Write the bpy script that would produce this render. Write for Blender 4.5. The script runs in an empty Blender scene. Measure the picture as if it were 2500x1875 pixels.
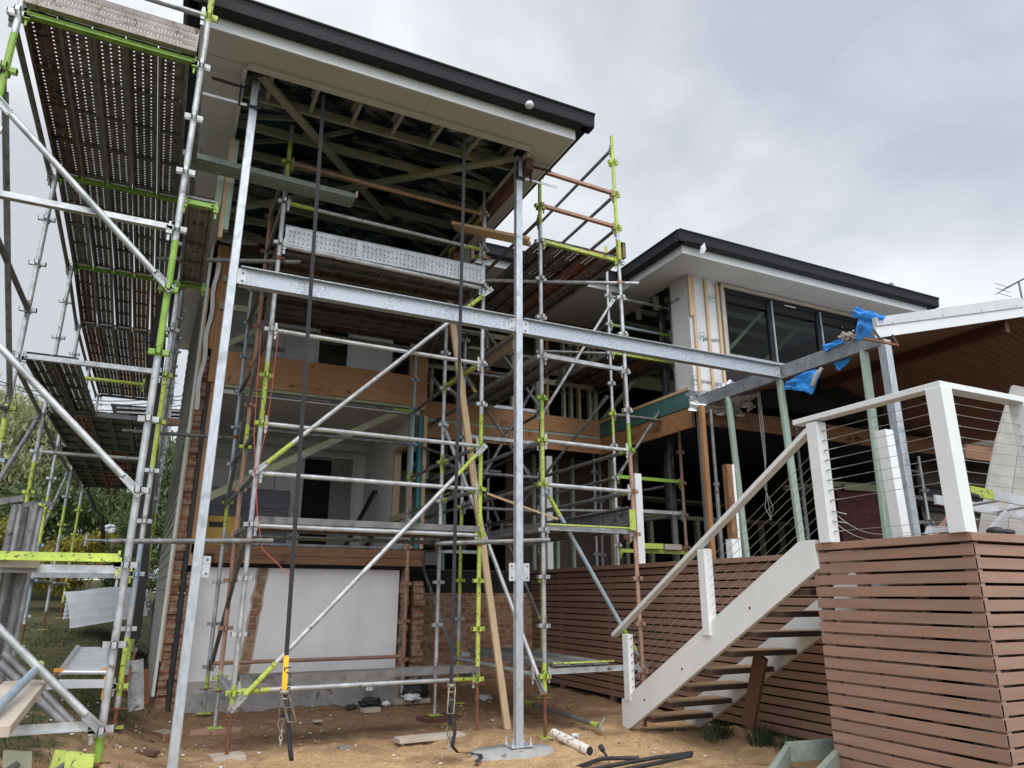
import bpy, math, random
from mathutils import Vector, noise, Matrix
random.seed(7)
S = bpy.context.scene
col = S.collection
# ------------------------------------------------------------------ camera
FPX, YAW, PITCH, ROLL, CAMZ = 1740.0, 0.4483, 0.287, 0.0022, 1.40
def _axes():
    cy, sy, cp, sp, cr, sr = math.cos(YAW), math.sin(YAW), math.cos(PITCH), math.sin(PITCH), math.cos(ROLL), math.sin(ROLL)
    f = Vector((sy*cp, cy*cp, sp)); r = Vector((cy, -sy, 0)); u = r.cross(f)
    return cr*r+sr*u, -sr*r+cr*u, f
RT, UP, FW = _axes()
cd = bpy.data.cameras.new('camera'); cam = bpy.data.objects.new('camera', cd); col.objects.link(cam)
cd.sensor_width = 36; cd.lens = FPX/2500*36; cd.clip_start = .05; cd.clip_end = 2000
m3 = Matrix((RT, UP, -FW)).transposed().to_4x4(); m3.translation = Vector((0, 0, CAMZ)); cam.matrix_world = m3
S.camera = cam
def ray(x, y): return FW + RT*((x-1250)/FPX) - UP*((y-937.5)/FPX)
def PY(x, y, v): d = ray(x, y)*1.0; return d*(v/d.y)+Vector((0, 0, CAMZ))
def PX(x, y, v): d = ray(x, y)*1.0; return d*(v/d.x)+Vector((0, 0, CAMZ))
def PZ(x, y, v): d = ray(x, y)*1.0; return d*((v-CAMZ)/d.z)+Vector((0, 0, CAMZ))
# ------------------------------------------------------------------ world, sun, exposure
SUN_EL, SUN_AZ = math.radians(52), math.radians(192)     # azimuth measured from +Y towards +X
w = bpy.data.worlds.new("World"); S.world = w; w.use_nodes = True
nt = w.node_tree; nt.nodes.clear(); N = nt.nodes.new; L = nt.links.new
out = N('ShaderNodeOutputWorld'); bg = N('ShaderNodeBackground'); bg.inputs[1].default_value = 0.11; L(bg.outputs[0], out.inputs[0])
sky = N('ShaderNodeTexSky'); sky.sky_type = 'NISHITA'; sky.sun_disc = False; sky.sun_elevation = SUN_EL; sky.sun_rotation = SUN_AZ
tc = N('ShaderNodeTexCoord'); mp = N('ShaderNodeMapping'); mp.inputs['Scale'].default_value = (1, 1, 1.7); mp.inputs['Location'].default_value = (6.6, 9.9, 1.2); L(tc.outputs['Generated'], mp.inputs[0])
n1 = N('ShaderNodeTexNoise'); n1.inputs['Scale'].default_value = 1.7; n1.inputs['Detail'].default_value = 7; n1.inputs['Roughness'].default_value = .52; n1.inputs['Distortion'].default_value = .35; L(mp.outputs[0], n1.inputs[0])
cr = N('ShaderNodeValToRGB'); cr.color_ramp.elements[0].position = .40; cr.color_ramp.elements[0].color = (.58, .61, .67, 1)
cr.color_ramp.elements[1].position = .63; cr.color_ramp.elements[1].color = (.95, .97, 1.01, 1)
e = cr.color_ramp.elements.new(.5); e.color = (.71, .74, .79, 1); L(n1.outputs[0], cr.inputs[0])
# an overcast sky is brightest overhead and round the veiled sun (behind the viewer)
dt = N('ShaderNodeVectorMath'); dt.operation = 'DOT_PRODUCT'; L(tc.outputs['Generated'], dt.inputs[0])
dt.inputs[1].default_value = (math.sin(SUN_AZ)*math.cos(SUN_EL), math.cos(SUN_AZ)*math.cos(SUN_EL), math.sin(SUN_EL))
gr = N('ShaderNodeMapRange'); gr.interpolation_type = 'SMOOTHSTEP'; gr.inputs[1].default_value = .30; gr.inputs[2].default_value = .95; gr.inputs[3].default_value = 6.9; gr.inputs[4].default_value = 18.0; L(dt.outputs['Value'], gr.inputs[0])
sc = N('ShaderNodeVectorMath'); sc.operation = 'SCALE'; L(gr.outputs[0], sc.inputs[3]); L(cr.outputs[0], sc.inputs[0])
n2 = N('ShaderNodeTexNoise'); n2.inputs['Scale'].default_value = 1.3; L(tc.outputs['Generated'], n2.inputs[0])
mr = N('ShaderNodeMapRange'); mr.inputs[1].default_value = .35; mr.inputs[2].default_value = .62; mr.inputs[3].default_value = .80; mr.inputs[4].default_value = 1.0; L(n2.outputs[0], mr.inputs[0])
mx = N('ShaderNodeMix'); mx.data_type = 'RGBA'; L(mr.outputs[0], mx.inputs[0]); L(sky.outputs[0], mx.inputs[6]); L(sc.outputs[0], mx.inputs[7]); L(mx.outputs[2], bg.inputs[0])
sl = bpy.data.lights.new('sun', 'SUN'); sl.energy = 1.4; sl.angle = math.radians(40); sl.color = (1, .97, .92)
so = bpy.data.objects.new('sun', sl); col.objects.link(so)
sd = Vector((math.sin(SUN_AZ)*math.cos(SUN_EL), math.cos(SUN_AZ)*math.cos(SUN_EL), math.sin(SUN_EL)))
so.rotation_euler = sd.to_track_quat('Z', 'Y').to_euler(); so.location = (0, 0, 30)
S.view_settings.view_transform = 'Standard'; S.view_settings.look = 'None'; S.view_settings.exposure = 0.50; S.view_settings.gamma = 1
S.render.engine = 'CYCLES'; S.cycles.max_bounces = 7; S.cycles.diffuse_bounces = 4; S.cycles.transparent_max_bounces = 12
S.render.resolution_x = 1024; S.render.resolution_y = 768
# ------------------------------------------------------------------ materials
def mat(name, c1, c2=None, rough=.6, metal=0., scale=4., detail=5, stretch=(1, 1, 1), lo=.35, hi=.65, bump=0., bscale=None,
        spot=None, spot_scale=30, spot_lo=.62, spot_hi=.68, rand=0., spec=.5, emit=None):
    m = bpy.data.materials.new(name); m.use_nodes = True; t = m.node_tree; b = t.nodes['Principled BSDF']; A = t.nodes.new; K = t.links.new
    b.inputs['Roughness'].default_value = rough; b.inputs['Metallic'].default_value = metal
    b.inputs['Specular IOR Level'].default_value = spec
    tc = A('ShaderNodeTexCoord'); mp = A('ShaderNodeMapping'); mp.inputs['Scale'].default_value = stretch; K(tc.outputs['Object'], mp.inputs[0])
    c2 = c2 or tuple(x*.8 for x in c1)
    n = A('ShaderNodeTexNoise'); n.inputs['Scale'].default_value = scale; n.inputs['Detail'].default_value = detail; n.inputs['Roughness'].default_value = .6; K(mp.outputs[0], n.inputs[0])
    r = A('ShaderNodeMapRange'); r.inputs[1].default_value = lo; r.inputs[2].default_value = hi; K(n.outputs[0], r.inputs[0])
    x = A('ShaderNodeMix'); x.data_type = 'RGBA'; x.inputs[6].default_value = (*c1, 1); x.inputs[7].default_value = (*c2, 1); K(r.outputs[0], x.inputs[0]); o = x.outputs[2]
    if spot:
        n3 = A('ShaderNodeTexNoise'); n3.inputs['Scale'].default_value = spot_scale; n3.inputs['Detail'].default_value = 4; K(tc.outputs['Object'], n3.inputs[0])
        r3 = A('ShaderNodeMapRange'); r3.inputs[1].default_value = spot_lo; r3.inputs[2].default_value = spot_hi; K(n3.outputs[0], r3.inputs[0])
        x3 = A('ShaderNodeMix'); x3.data_type = 'RGBA'; K(o, x3.inputs[6]); x3.inputs[7].default_value = (*spot, 1); K(r3.outputs[0], x3.inputs[0]); o = x3.outputs[2]
    if rand:
        oi = A('ShaderNodeObjectInfo'); rr = A('ShaderNodeMapRange'); rr.inputs[3].default_value = 1-rand; rr.inputs[4].default_value = 1+rand; K(oi.outputs['Random'], rr.inputs[0])
        h = A('ShaderNodeHueSaturation'); K(rr.outputs[0], h.inputs['Value']); K(o, h.inputs['Color']); o = h.outputs[0]
    K(o, b.inputs['Base Color'])
    if bump:
        nb = A('ShaderNodeTexNoise'); nb.inputs['Scale'].default_value = bscale or scale*4; nb.inputs['Detail'].default_value = 4; K(mp.outputs[0], nb.inputs[0])
        bp = A('ShaderNodeBump'); bp.inputs['Strength'].default_value = bump; bp.inputs['Distance'].default_value = .01; K(nb.outputs[0], bp.inputs['Height']); K(bp.outputs[0], b.inputs['Normal'])
    return m
M = {}
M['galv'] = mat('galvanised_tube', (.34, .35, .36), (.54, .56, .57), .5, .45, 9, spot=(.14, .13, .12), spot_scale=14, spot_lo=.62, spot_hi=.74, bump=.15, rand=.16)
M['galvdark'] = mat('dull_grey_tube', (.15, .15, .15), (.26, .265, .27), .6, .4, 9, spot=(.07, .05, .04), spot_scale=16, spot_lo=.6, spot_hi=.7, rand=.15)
M['lime'] = mat('lime_paint', (.33, .42, .07), (.47, .57, .10), .55, 0, 5, spot=(.13, .11, .05), spot_scale=38, spot_lo=.585, spot_hi=.63, rand=.12)
M['green'] = mat('green_paint', (.17, .33, .04), (.25, .42, .06), .5, 0, 8, spot=(.10, .09, .03), spot_scale=45, spot_lo=.61, spot_hi=.66)
M['pink'] = mat('rust_pink_primer', (.40, .24, .17), (.31, .18, .12), .7, 0, 8, spot=(.2, .1, .06), spot_scale=25, bump=.1)
M['blue'] = mat('blue_worn_tube', (.24, .34, .42), (.36, .42, .46), .5, .3, 8, spot=(.45, .46, .46), spot_scale=20)
M['rust'] = mat('rust', (.17, .07, .035), (.25, .11, .06), .9, .2, 20, bump=.3)
M['column'] = mat('galvanised_column', (.38, .42, .46), (.56, .61, .66), .42, .5, 5, stretch=(8, 8, 2.2), lo=.3, hi=.7, spot=(.30, .32, .35), spot_scale=7, spot_lo=.58, spot_hi=.72, bump=.25, bscale=10)
M['beam'] = mat('galvanised_beam', (.27, .30, .34), (.50, .55, .60), .5, .4, 60, detail=3, lo=.40, hi=.58, spot=(.40, .44, .48), spot_scale=3.0, spot_lo=.46, spot_hi=.6, bump=.1)
M['beamold'] = mat('dull_steel_beam', (.27, .29, .31), (.38, .41, .43), .5, .5, 6, spot=(.16, .16, .16), spot_scale=20)
M['plank'] = mat('steel_plank', (.15, .148, .145), (.23, .228, .225), .7, .3, 6, spot=(.08, .065, .06), spot_scale=9, spot_lo=.55, spot_hi=.7, rand=.25)
M['plankrust'] = mat('rusty_steel_plank', (.12, .08, .065), (.18, .125, .105), .8, .2, 7, spot=(.05, .03, .02), spot_scale=12, spot_lo=.52, spot_hi=.62, rand=.1)
M['plankred'] = mat('red_brown_plank', (.22, .10, .065), (.28, .13, .085), .8, .1, 6, spot=(.08, .05, .04), spot_scale=9)
M['planknew'] = mat('bright_steel_plank', (.44, .46, .48), (.56, .59, .61), .45, .4, 7, lo=.4, hi=.6, spot=(.3, .31, .32), spot_scale=40, spot_lo=.55, spot_hi=.68)
M['plywood'] = mat('plywood_plank', (.20, .13, .08), (.27, .18, .11), .8, 0, 4, stretch=(8, 1, 8))
M['gutter'] = mat('charcoal_steel', (.014, .015, .018), (.019, .020, .024), .55, 0, 2, spec=.18)
M['roof'] = mat('roof_metal', (.05, .052, .058), (.06, .062, .068), .45, .2, 2)
M['soffit'] = mat('soffit_sheet', (.47, .475, .445), (.51, .515, .485), .7, 0, 1.2, bump=.03, bscale=120)
M['dust'] = mat('dusty_steel', (.25, .225, .20), (.36, .33, .30), .7, .2, 5, spot=(.12, .08, .06), spot_scale=9, spot_lo=.6, spot_hi=.7)
M['stamp'] = mat('faded_stamp', (.20, .075, .03), (.33, .17, .08), .8, 0, 30)
M['lvlshade'] = mat('shaded_beam', (.17, .085, .045), (.26, .14, .075), .8, 0, 2.2, stretch=(1, 8, 22), spot=(.06, .03, .02), spot_scale=4, spot_lo=.58, spot_hi=.66)  # darker copy of the laminated timber: shade put into the colour, plus stains
M['clod'] = mat('soil_clod', (.36, .22, .11), (.24, .14, .075), .95, 0, 6)
M['zinc'] = mat('yellowed_zinc', (.20, .18, .13), (.33, .31, .25), .45, .6, 12)
M['joint'] = mat('joint_line', (.20, .19, .17), rough=.8)
M['fascia'] = mat('white_fascia', (.66, .68, .69), (.70, .72, .73), .45, 0, 3)
M['white'] = mat('white_paint', (.70, .72, .72), (.76, .78, .78), .5, 0, 3, spot=(.45, .41, .36), spot_scale=28, spot_lo=.66, spot_hi=.76, bump=.05)
M['plaster'] = mat('white_plaster', (.70, .70, .72), (.81, .81, .83), .8, 0, 1.6, stretch=(1, 1, .6), lo=.3, hi=.62, spot=(.25, .22, .19), spot_scale=34, spot_lo=.735, spot_hi=.75)
M['render'] = mat('dirty_render', (.34, .32, .30), (.46, .44, .41), .9, 0, 4, spot=(.24, .2, .17), spot_scale=12, bump=.3)
M['slab'] = mat('concrete', (.25, .25, .25), (.36, .35, .335), .9, 0, 6, spot=(.18, .15, .12), spot_scale=10, bump=.3)
M['inner'] = mat('painted_wall_board', (.80, .80, .79), (.83, .83, .82), .8, 0, 2)
M['innerdark'] = mat('grey_ceiling', (.72, .72, .70), (.75, .75, .73), .8)
M['wb'] = mat('weatherboard_paint', (.22, .225, .20), (.26, .265, .24), .6, 0, 3, bump=.05)
M['palegreen'] = mat('pale_stop', (.60, .63, .58), (.66, .69, .64), .6)
M['pine'] = mat('pine', (.48, .34, .21), (.56, .42, .27), .7, 0, 3, stretch=(12, 12, 1), spot=(.26, .14, .07), spot_scale=6, spot_lo=.70, spot_hi=.74, rand=.08)
M['pinex'] = mat('pine_along', (.55, .37, .2), (.63, .45, .26), .7, 0, 3, stretch=(1, 12, 12), spot=(.26, .14, .07), spot_scale=6, spot_lo=.70, spot_hi=.74)
M['lvl'] = mat('laminated_timber', (.33, .16, .07), (.43, .23, .11), .65, 0, 2.2, stretch=(1, 8, 22), spot=(.22, .09, .04), spot_scale=5, spot_lo=.64, spot_hi=.70)
M['lvlz'] = mat('laminated_timber_upright', (.36, .18, .08), (.45, .25, .12), .65, 0, 2.2, stretch=(16, 16, 1), spot=(.22, .09, .04), spot_scale=5, spot_lo=.66, spot_hi=.70)
M['truss'] = mat('treated_truss', (.20, .22, .17), (.29, .30, .235), .8, 0, 3, stretch=(2, 8, 8), spot=(.09, .07, .04), spot_scale=6, spot_lo=.68, spot_hi=.72)
M['treated'] = mat('green_treated_pine', (.26, .37, .31), (.39, .48, .40), .75, 0, 3, stretch=(10, 10, 1), spot=(.2, .28, .22), spot_scale=5, spot_lo=.62, spot_hi=.7)
M['olive'] = mat('olive_treated_pine', (.30, .31, .20), (.38, .38, .26), .75, 0, 3, stretch=(3, 8, 8))
M['teal'] = mat('teal_timber', (.03, .18, .23), (.05, .25, .3), .7, 0, 4, stretch=(10, 10, 1))
M['bluegreen'] = mat('treated_beam_paint', (.05, .14, .13), (.07, .18, .16), .7, 0, 4)
M['oldwood'] = mat('dark_stained_wood', (.10, .045, .03), (.13, .06, .04), .7, 0, 5, stretch=(8, 8, 2))
M['rotten'] = mat('rotten_wood', (.12, .06, .03), (.28, .15, .07), .9, 0, 14, stretch=(2, 2, .5), bump=.8)
M['sarking'] = mat('dark_roof_underlay', (.008, .045, .06), (.02, .07, .085), .6, 0, 3, rand=0)
M['foil'] = mat('silver_foil', (.03, .06, .07), (.62, .63, .62), .22, .85, 1.6, stretch=(1.5, 4, 1), lo=.47, hi=.68, bump=.7, bscale=5)  # bright patches are glints put into the colour
M['ceilwood'] = mat('stained_ceiling_board', (.16, .095, .062), (.26, .16, .105), .6, 0, 2, stretch=(1.0, 14, 1.0), rand=0)
M['slat'] = mat('brown_screen_paint', (.27, .162, .118), (.315, .195, .145), .55, 0, 2.2, stretch=(1, 1, 9), rand=.07, bump=.08, spot=(.32, .22, .17), spot_scale=22, spot_lo=.74, spot_hi=.77)
M['tread'] = mat('stained_tread', (.05, .03, .022), (.09, .055, .038), .7, 0, 9, stretch=(2, 8, 8))
M['treadtop'] = mat('worn_tread_top', (.34, .23, .13), (.16, .10, .065), .85, 0, 9, stretch=(2, 8, 2))
M['sandy'] = mat('sandy_board', (.38, .33, .27), (.47, .41, .34), .85, 0, 6)
M['wire'] = mat('stainless_wire', (.42, .41, .40), (.5, .5, .5), .35, .8)
M['black'] = mat('black_plastic', (.012, .012, .014), (.03, .03, .032), .5, 0, 5)
M['web'] = mat('black_webbing', (.016, .016, .02), (.026, .026, .032), .8, 0, 60, bump=.1)
M['navy'] = mat('navy_lacquer', (.012, .017, .032), (.018, .024, .045), .25)
M['mustard'] = mat('mustard_drawer', (.42, .24, .03), (.5, .3, .04), .5)
M['yellow'] = mat('yellow_tape', (.78, .47, .02), (.85, .55, .04), .6)
M['ink'] = mat('black_print', (.02, .02, .02), rough=.7)
M['inkgreen'] = mat('green_print', (.02, .17, .10), rough=.7)
M['wrap'] = mat('grey_house_wrap', (.52, .53, .54), (.62, .63, .64), .6, 0, 3, bump=.5, bscale=5)
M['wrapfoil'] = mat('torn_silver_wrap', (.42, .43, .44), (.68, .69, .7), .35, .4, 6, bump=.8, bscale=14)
M['bag'] = mat('blue_insulation_wrap', (.03, .27, .80), (.05, .36, .90), .45, 0, 5, bump=.5, bscale=12)
M['fluff'] = mat('dirty_insulation', (.40, .32, .24), (.60, .54, .46), .95, 0, 14, bump=1.)
M['glassdark'] = mat('dark_glass', (.012, .016, .024), rough=.25, spec=.15)
M['alu'] = mat('aluminium', (.58, .59, .60), (.70, .71, .72), .4, .6, 8)
M['orange'] = mat('orange_plastic', (.75, .33, .03), rough=.5)
M['sheet'] = mat('white_roof_sheet', (.50, .52, .55), (.60, .62, .65), .4, .1, 4)
M['fibre'] = mat('cement_sheet', (.24, .23, .21), (.33, .32, .295), .85, 0, 3, spot=(.3, .27, .24), spot_scale=7, spot_lo=.6, spot_hi=.72)
M['pvc'] = mat('white_pipe', (.74, .72, .68), (.78, .76, .72), .45, 0, 3, spot=(.40, .24, .12), spot_scale=18, spot_lo=.55, spot_hi=.6)
M['edging'] = mat('grey_green_timber', (.17, .21, .18), (.25, .29, .25), .8, 0, 4, stretch=(6, 6, 6))
M['ply'] = mat('brown_ply_wall', (.085, .055, .042), (.11, .07, .055), .8, 0, 2, stretch=(6, 6, 1))
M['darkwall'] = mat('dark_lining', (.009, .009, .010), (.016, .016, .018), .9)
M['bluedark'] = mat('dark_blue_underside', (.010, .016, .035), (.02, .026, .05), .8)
M['red'] = mat('red_plastic', (.55, .05, .04), rough=.5)
M['string'] = mat('pink_string', (.75, .16, .12), rough=.8)
M['paleblue'] = mat('pale_blue_metal', (.30, .38, .44), (.4, .47, .52), .5, .3)
M['bark'] = mat('bark', (.13, .10, .075), (.2, .16, .12), .9, 0, 10)
M['brownwb'] = mat('brown_wall_boards', (.075, .06, .045), (.09, .07, .053), .7)
def glass_mat():
    m = bpy.data.materials.new('window_glass'); m.use_nodes = True; t = m.node_tree; b = t.nodes['Principled BSDF']
    b.inputs['Base Color'].default_value = (.88, .91, .91, 1); b.inputs['Roughness'].default_value = .02
    mxs = t.nodes.new('ShaderNodeMixShader'); tr = t.nodes.new('ShaderNodeBsdfTransparent'); tr.inputs[0].default_value = (.88, .91, .91, 1)
    gl = t.nodes.new('ShaderNodeBsdfGlossy'); gl.inputs['Roughness'].default_value = .02; fr = t.nodes.new('ShaderNodeFresnel'); fr.inputs[0].default_value = 1.12
    t.links.new(fr.outputs[0], mxs.inputs[0]); t.links.new(tr.outputs[0], mxs.inputs[1]); t.links.new(gl.outputs[0], mxs.inputs[2]); t.links.new(mxs.outputs[0], t.nodes['Material Output'].inputs[0])
    return m
M['glass'] = glass_mat()
def brick_mat(name, a, b2, mortar):
    m = bpy.data.materials.new(name); m.use_nodes = True; t = m.node_tree; b = t.nodes['Principled BSDF']; A = t.nodes.new; K = t.links.new
    b.inputs['Roughness'].default_value = .9
    tc = A('ShaderNodeTexCoord'); sp = A('ShaderNodeSeparateXYZ'); K(tc.outputs['Object'], sp.inputs[0]); ad = A('ShaderNodeMath'); K(sp.outputs[0], ad.inputs[0]); K(sp.outputs[1], ad.inputs[1])
    cb = A('ShaderNodeCombineXYZ'); K(ad.outputs[0], cb.inputs[0]); K(sp.outputs[2], cb.inputs[1])
    n0 = A('ShaderNodeTexNoise'); n0.inputs['Scale'].default_value = 9; K(cb.outputs[0], n0.inputs[0])
    vm = A('ShaderNodeVectorMath'); vm.operation = 'SCALE'; vm.inputs[3].default_value = .02; K(n0.outputs[1], vm.inputs[0]); va = A('ShaderNodeVectorMath'); K(cb.outputs[0], va.inputs[0]); K(vm.outputs[0], va.inputs[1])
    br = A('ShaderNodeTexBrick'); K(va.outputs[0], br.inputs[0]); br.inputs['Color1'].default_value = (*a, 1); br.inputs['Color2'].default_value = (*b2, 1); br.inputs['Mortar'].default_value = (*mortar, 1)
    br.inputs['Scale'].default_value = 1; br.inputs['Brick Width'].default_value = .24; br.inputs['Row Height'].default_value = .086; br.inputs['Mortar Size'].default_value = .007; br.inputs['Bias'].default_value = -.1; br.inputs['Mortar Smooth'].default_value = .4
    n = A('ShaderNodeTexNoise'); n.inputs['Scale'].default_value = 16; n.inputs['Detail'].default_value = 6; K(tc.outputs['Object'], n.inputs[0]); h = A('ShaderNodeHueSaturation')
    r = A('ShaderNodeMapRange'); r.inputs[1].default_value = .3; r.inputs[2].default_value = .7; r.inputs[3].default_value = .6; r.inputs[4].default_value = 1.35; K(n.outputs[0], r.inputs[0]); K(r.outputs[0], h.inputs['Value']); K(br.outputs[0], h.inputs['Color']); K(h.outputs[0], b.inputs['Base Color'])
    bp = A('ShaderNodeBump'); bp.inputs['Strength'].default_value = .7; bp.inputs['Distance'].default_value = .012; iv = A('ShaderNodeMath'); iv.operation = 'SUBTRACT'; K(n.outputs[0], iv.inputs[0]); K(br.outputs['Fac'], iv.inputs[1]); K(iv.outputs[0], bp.inputs['Height']); K(bp.outputs[0], b.inputs['Normal'])
    return m
M['brick'] = brick_mat('old_brick', (.24, .10, .062), (.36, .235, .14), (.34, .29, .23))
M['brickdark'] = brick_mat('dark_red_brick', (.11, .03, .028), (.15, .045, .04), (.10, .08, .075))
def ground_mat():
    m = bpy.data.materials.new('ground_sand_and_lawn'); m.use_nodes = True; t = m.node_tree; b = t.nodes['Principled BSDF']; A = t.nodes.new; K = t.links.new
    b.inputs['Roughness'].default_value = .95; b.inputs['Specular IOR Level'].default_value = .15
    tc = A('ShaderNodeTexCoord'); P = tc.outputs['Object']
    def nz(s, d=6, ro=.6): n = A('ShaderNodeTexNoise'); n.inputs['Scale'].default_value = s; n.inputs['Detail'].default_value = d; n.inputs['Roughness'].default_value = ro; K(P, n.inputs[0]); return n.outputs[0]
    def rng(s, a, b_, c=0, d=1): r = A('ShaderNodeMapRange'); r.inputs[1].default_value = a; r.inputs[2].default_value = b_; r.inputs[3].default_value = c; r.inputs[4].default_value = d; K(s, r.inputs[0]); return r.outputs[0]
    def mixc(f, a, b_):
        x = A('ShaderNodeMix'); x.data_type = 'RGBA'; K(f, x.inputs[0])
        for i, c in ((6, a), (7, b_)):
            if isinstance(c, tuple): x.inputs[i].default_value = (*c, 1)
            else: K(c, x.inputs[i])
        return x.outputs[2]
    sand = mixc(rng(nz(3), .35, .68), (.52, .34, .18), (.37, .22, .105)); sand = mixc(rng(nz(38, 8), .42, .66), sand, (.60, .43, .26)); sand = mixc(rng(nz(1.1),   .52, .72), sand, (.20, .115, .06))
    sand = mixc(rng(nz(70, 3), .66, .7), sand, (.10, .06, .035))
    spd = A('ShaderNodeSeparateXYZ'); K(P, spd.inputs[0]); ad0 = A('ShaderNodeMath'); K(spd.outputs[1], ad0.inputs[0]); K(rng(nz(1.4), .2, .8, -1.6, 1.6), ad0.inputs[1])
    damp = mixc(rng(nz(9), .35, .65), (.20, .125, .072), (.30, .19, .11)); sand = mixc(rng(ad0.outputs[0], 6.9, 8.2), sand, damp)
    lawn = mixc(rng(nz(5), .4, .6), (.055, .075, .025), (.12, .095, .055)); lawn = mixc(rng(nz(60, 4), .6, .72), lawn, (.26, .21, .13))
    sp = A('ShaderNodeSeparateXYZ'); K(P, sp.inputs[0])
    # x edge of the lawn, wobbling
    ad = A('ShaderNodeMath'); ad.operation = 'ADD'; K(sp.outputs[0], ad.inputs[0]); K(rng(nz(1.6), .2, .8, -.8, .8), ad.inputs[1])
    yy = A('ShaderNodeMath'); yy.operation = 'MULTIPLY'; yy.inputs[1].default_value = -.10; K(sp.outputs[1], yy.inputs[0]); a2 = A('ShaderNodeMath'); K(ad.outputs[0], a2.inputs[0]); K(yy.outputs[0], a2.inputs[1])
    f0 = rng(a2.outputs[0], -1.35, -.95, 1, 0)
    f2 = rng(ad.outputs[0], 6.6, 7.6, 0, 1); ay = A('ShaderNodeMath'); K(sp.outputs[1], ay.inputs[0]); K(rng(nz(1.3), .2, .8, -.8, .8), ay.inputs[1]); f3 = rng(ay.outputs[0], 2.6, 3.2, 1, 0)
    m1 = A('ShaderNodeMath'); m1.operation = 'MAXIMUM'; K(f0, m1.inputs[0]); K(f2, m1.inputs[1]); m2 = A('ShaderNodeMath'); m2.operation = 'MAXIMUM'; K(m1.outputs[0], m2.inputs[0]); K(f3, m2.inputs[1]); f1 = m2.outputs[0]
    K(mixc(f1, sand, lawn), b.inputs['Base Color'])
    bp = A('ShaderNodeBump'); bp.inputs['Strength'].default_value = .8; bp.inputs['Distance'].default_value = .03; K(nz(30, 8, .7), bp.inputs['Height']); K(bp.outputs[0], b.inputs['Normal'])
    return m
M['ground'] = ground_mat()
def leaf_mat(name, c1, c2):
    m = bpy.data.materials.new(name); m.use_nodes = True; t = m.node_tree; b = t.nodes['Principled BSDF']; A = t.nodes.new; K = t.links.new
    b.inputs['Roughness'].default_value = .6
    g = A('ShaderNodeNewGeometry'); x = A('ShaderNodeMix'); x.data_type = 'RGBA'; x.inputs[6].default_value = (*c1, 1); x.inputs[7].default_value = (*c2, 1); K(g.outputs['Random Per Island'], x.inputs[0]); K(x.outputs[2], b.inputs['Base Color'])
    tr = A('ShaderNodeBsdfTranslucent'); K(x.outputs[2], tr.inputs[0]); ms = A('ShaderNodeMixShader'); ms.inputs[0].default_value = .35
    K(b.outputs[0], ms.inputs[1]); K(tr.outputs[0], ms.inputs[2]); K(ms.outputs[0], t.nodes['Material Output'].inputs[0]); return m
M['leaf'] = leaf_mat('willowy_leaf', (.16, .18, .07), (.40, .40, .21))
M['leafd'] = leaf_mat('dark_leaf', (.05, .08, .025), (.16, .20, .075))
M['leafy'] = leaf_mat('yellow_green_leaf', (.12, .13, .03), (.45, .36, .05))
M['grass'] = leaf_mat('grass_blade', (.035, .06, .018), (.11, .14, .045))
M['tuft'] = leaf_mat('tuft_blade', (.03, .06, .025), (.10, .14, .07))
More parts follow.
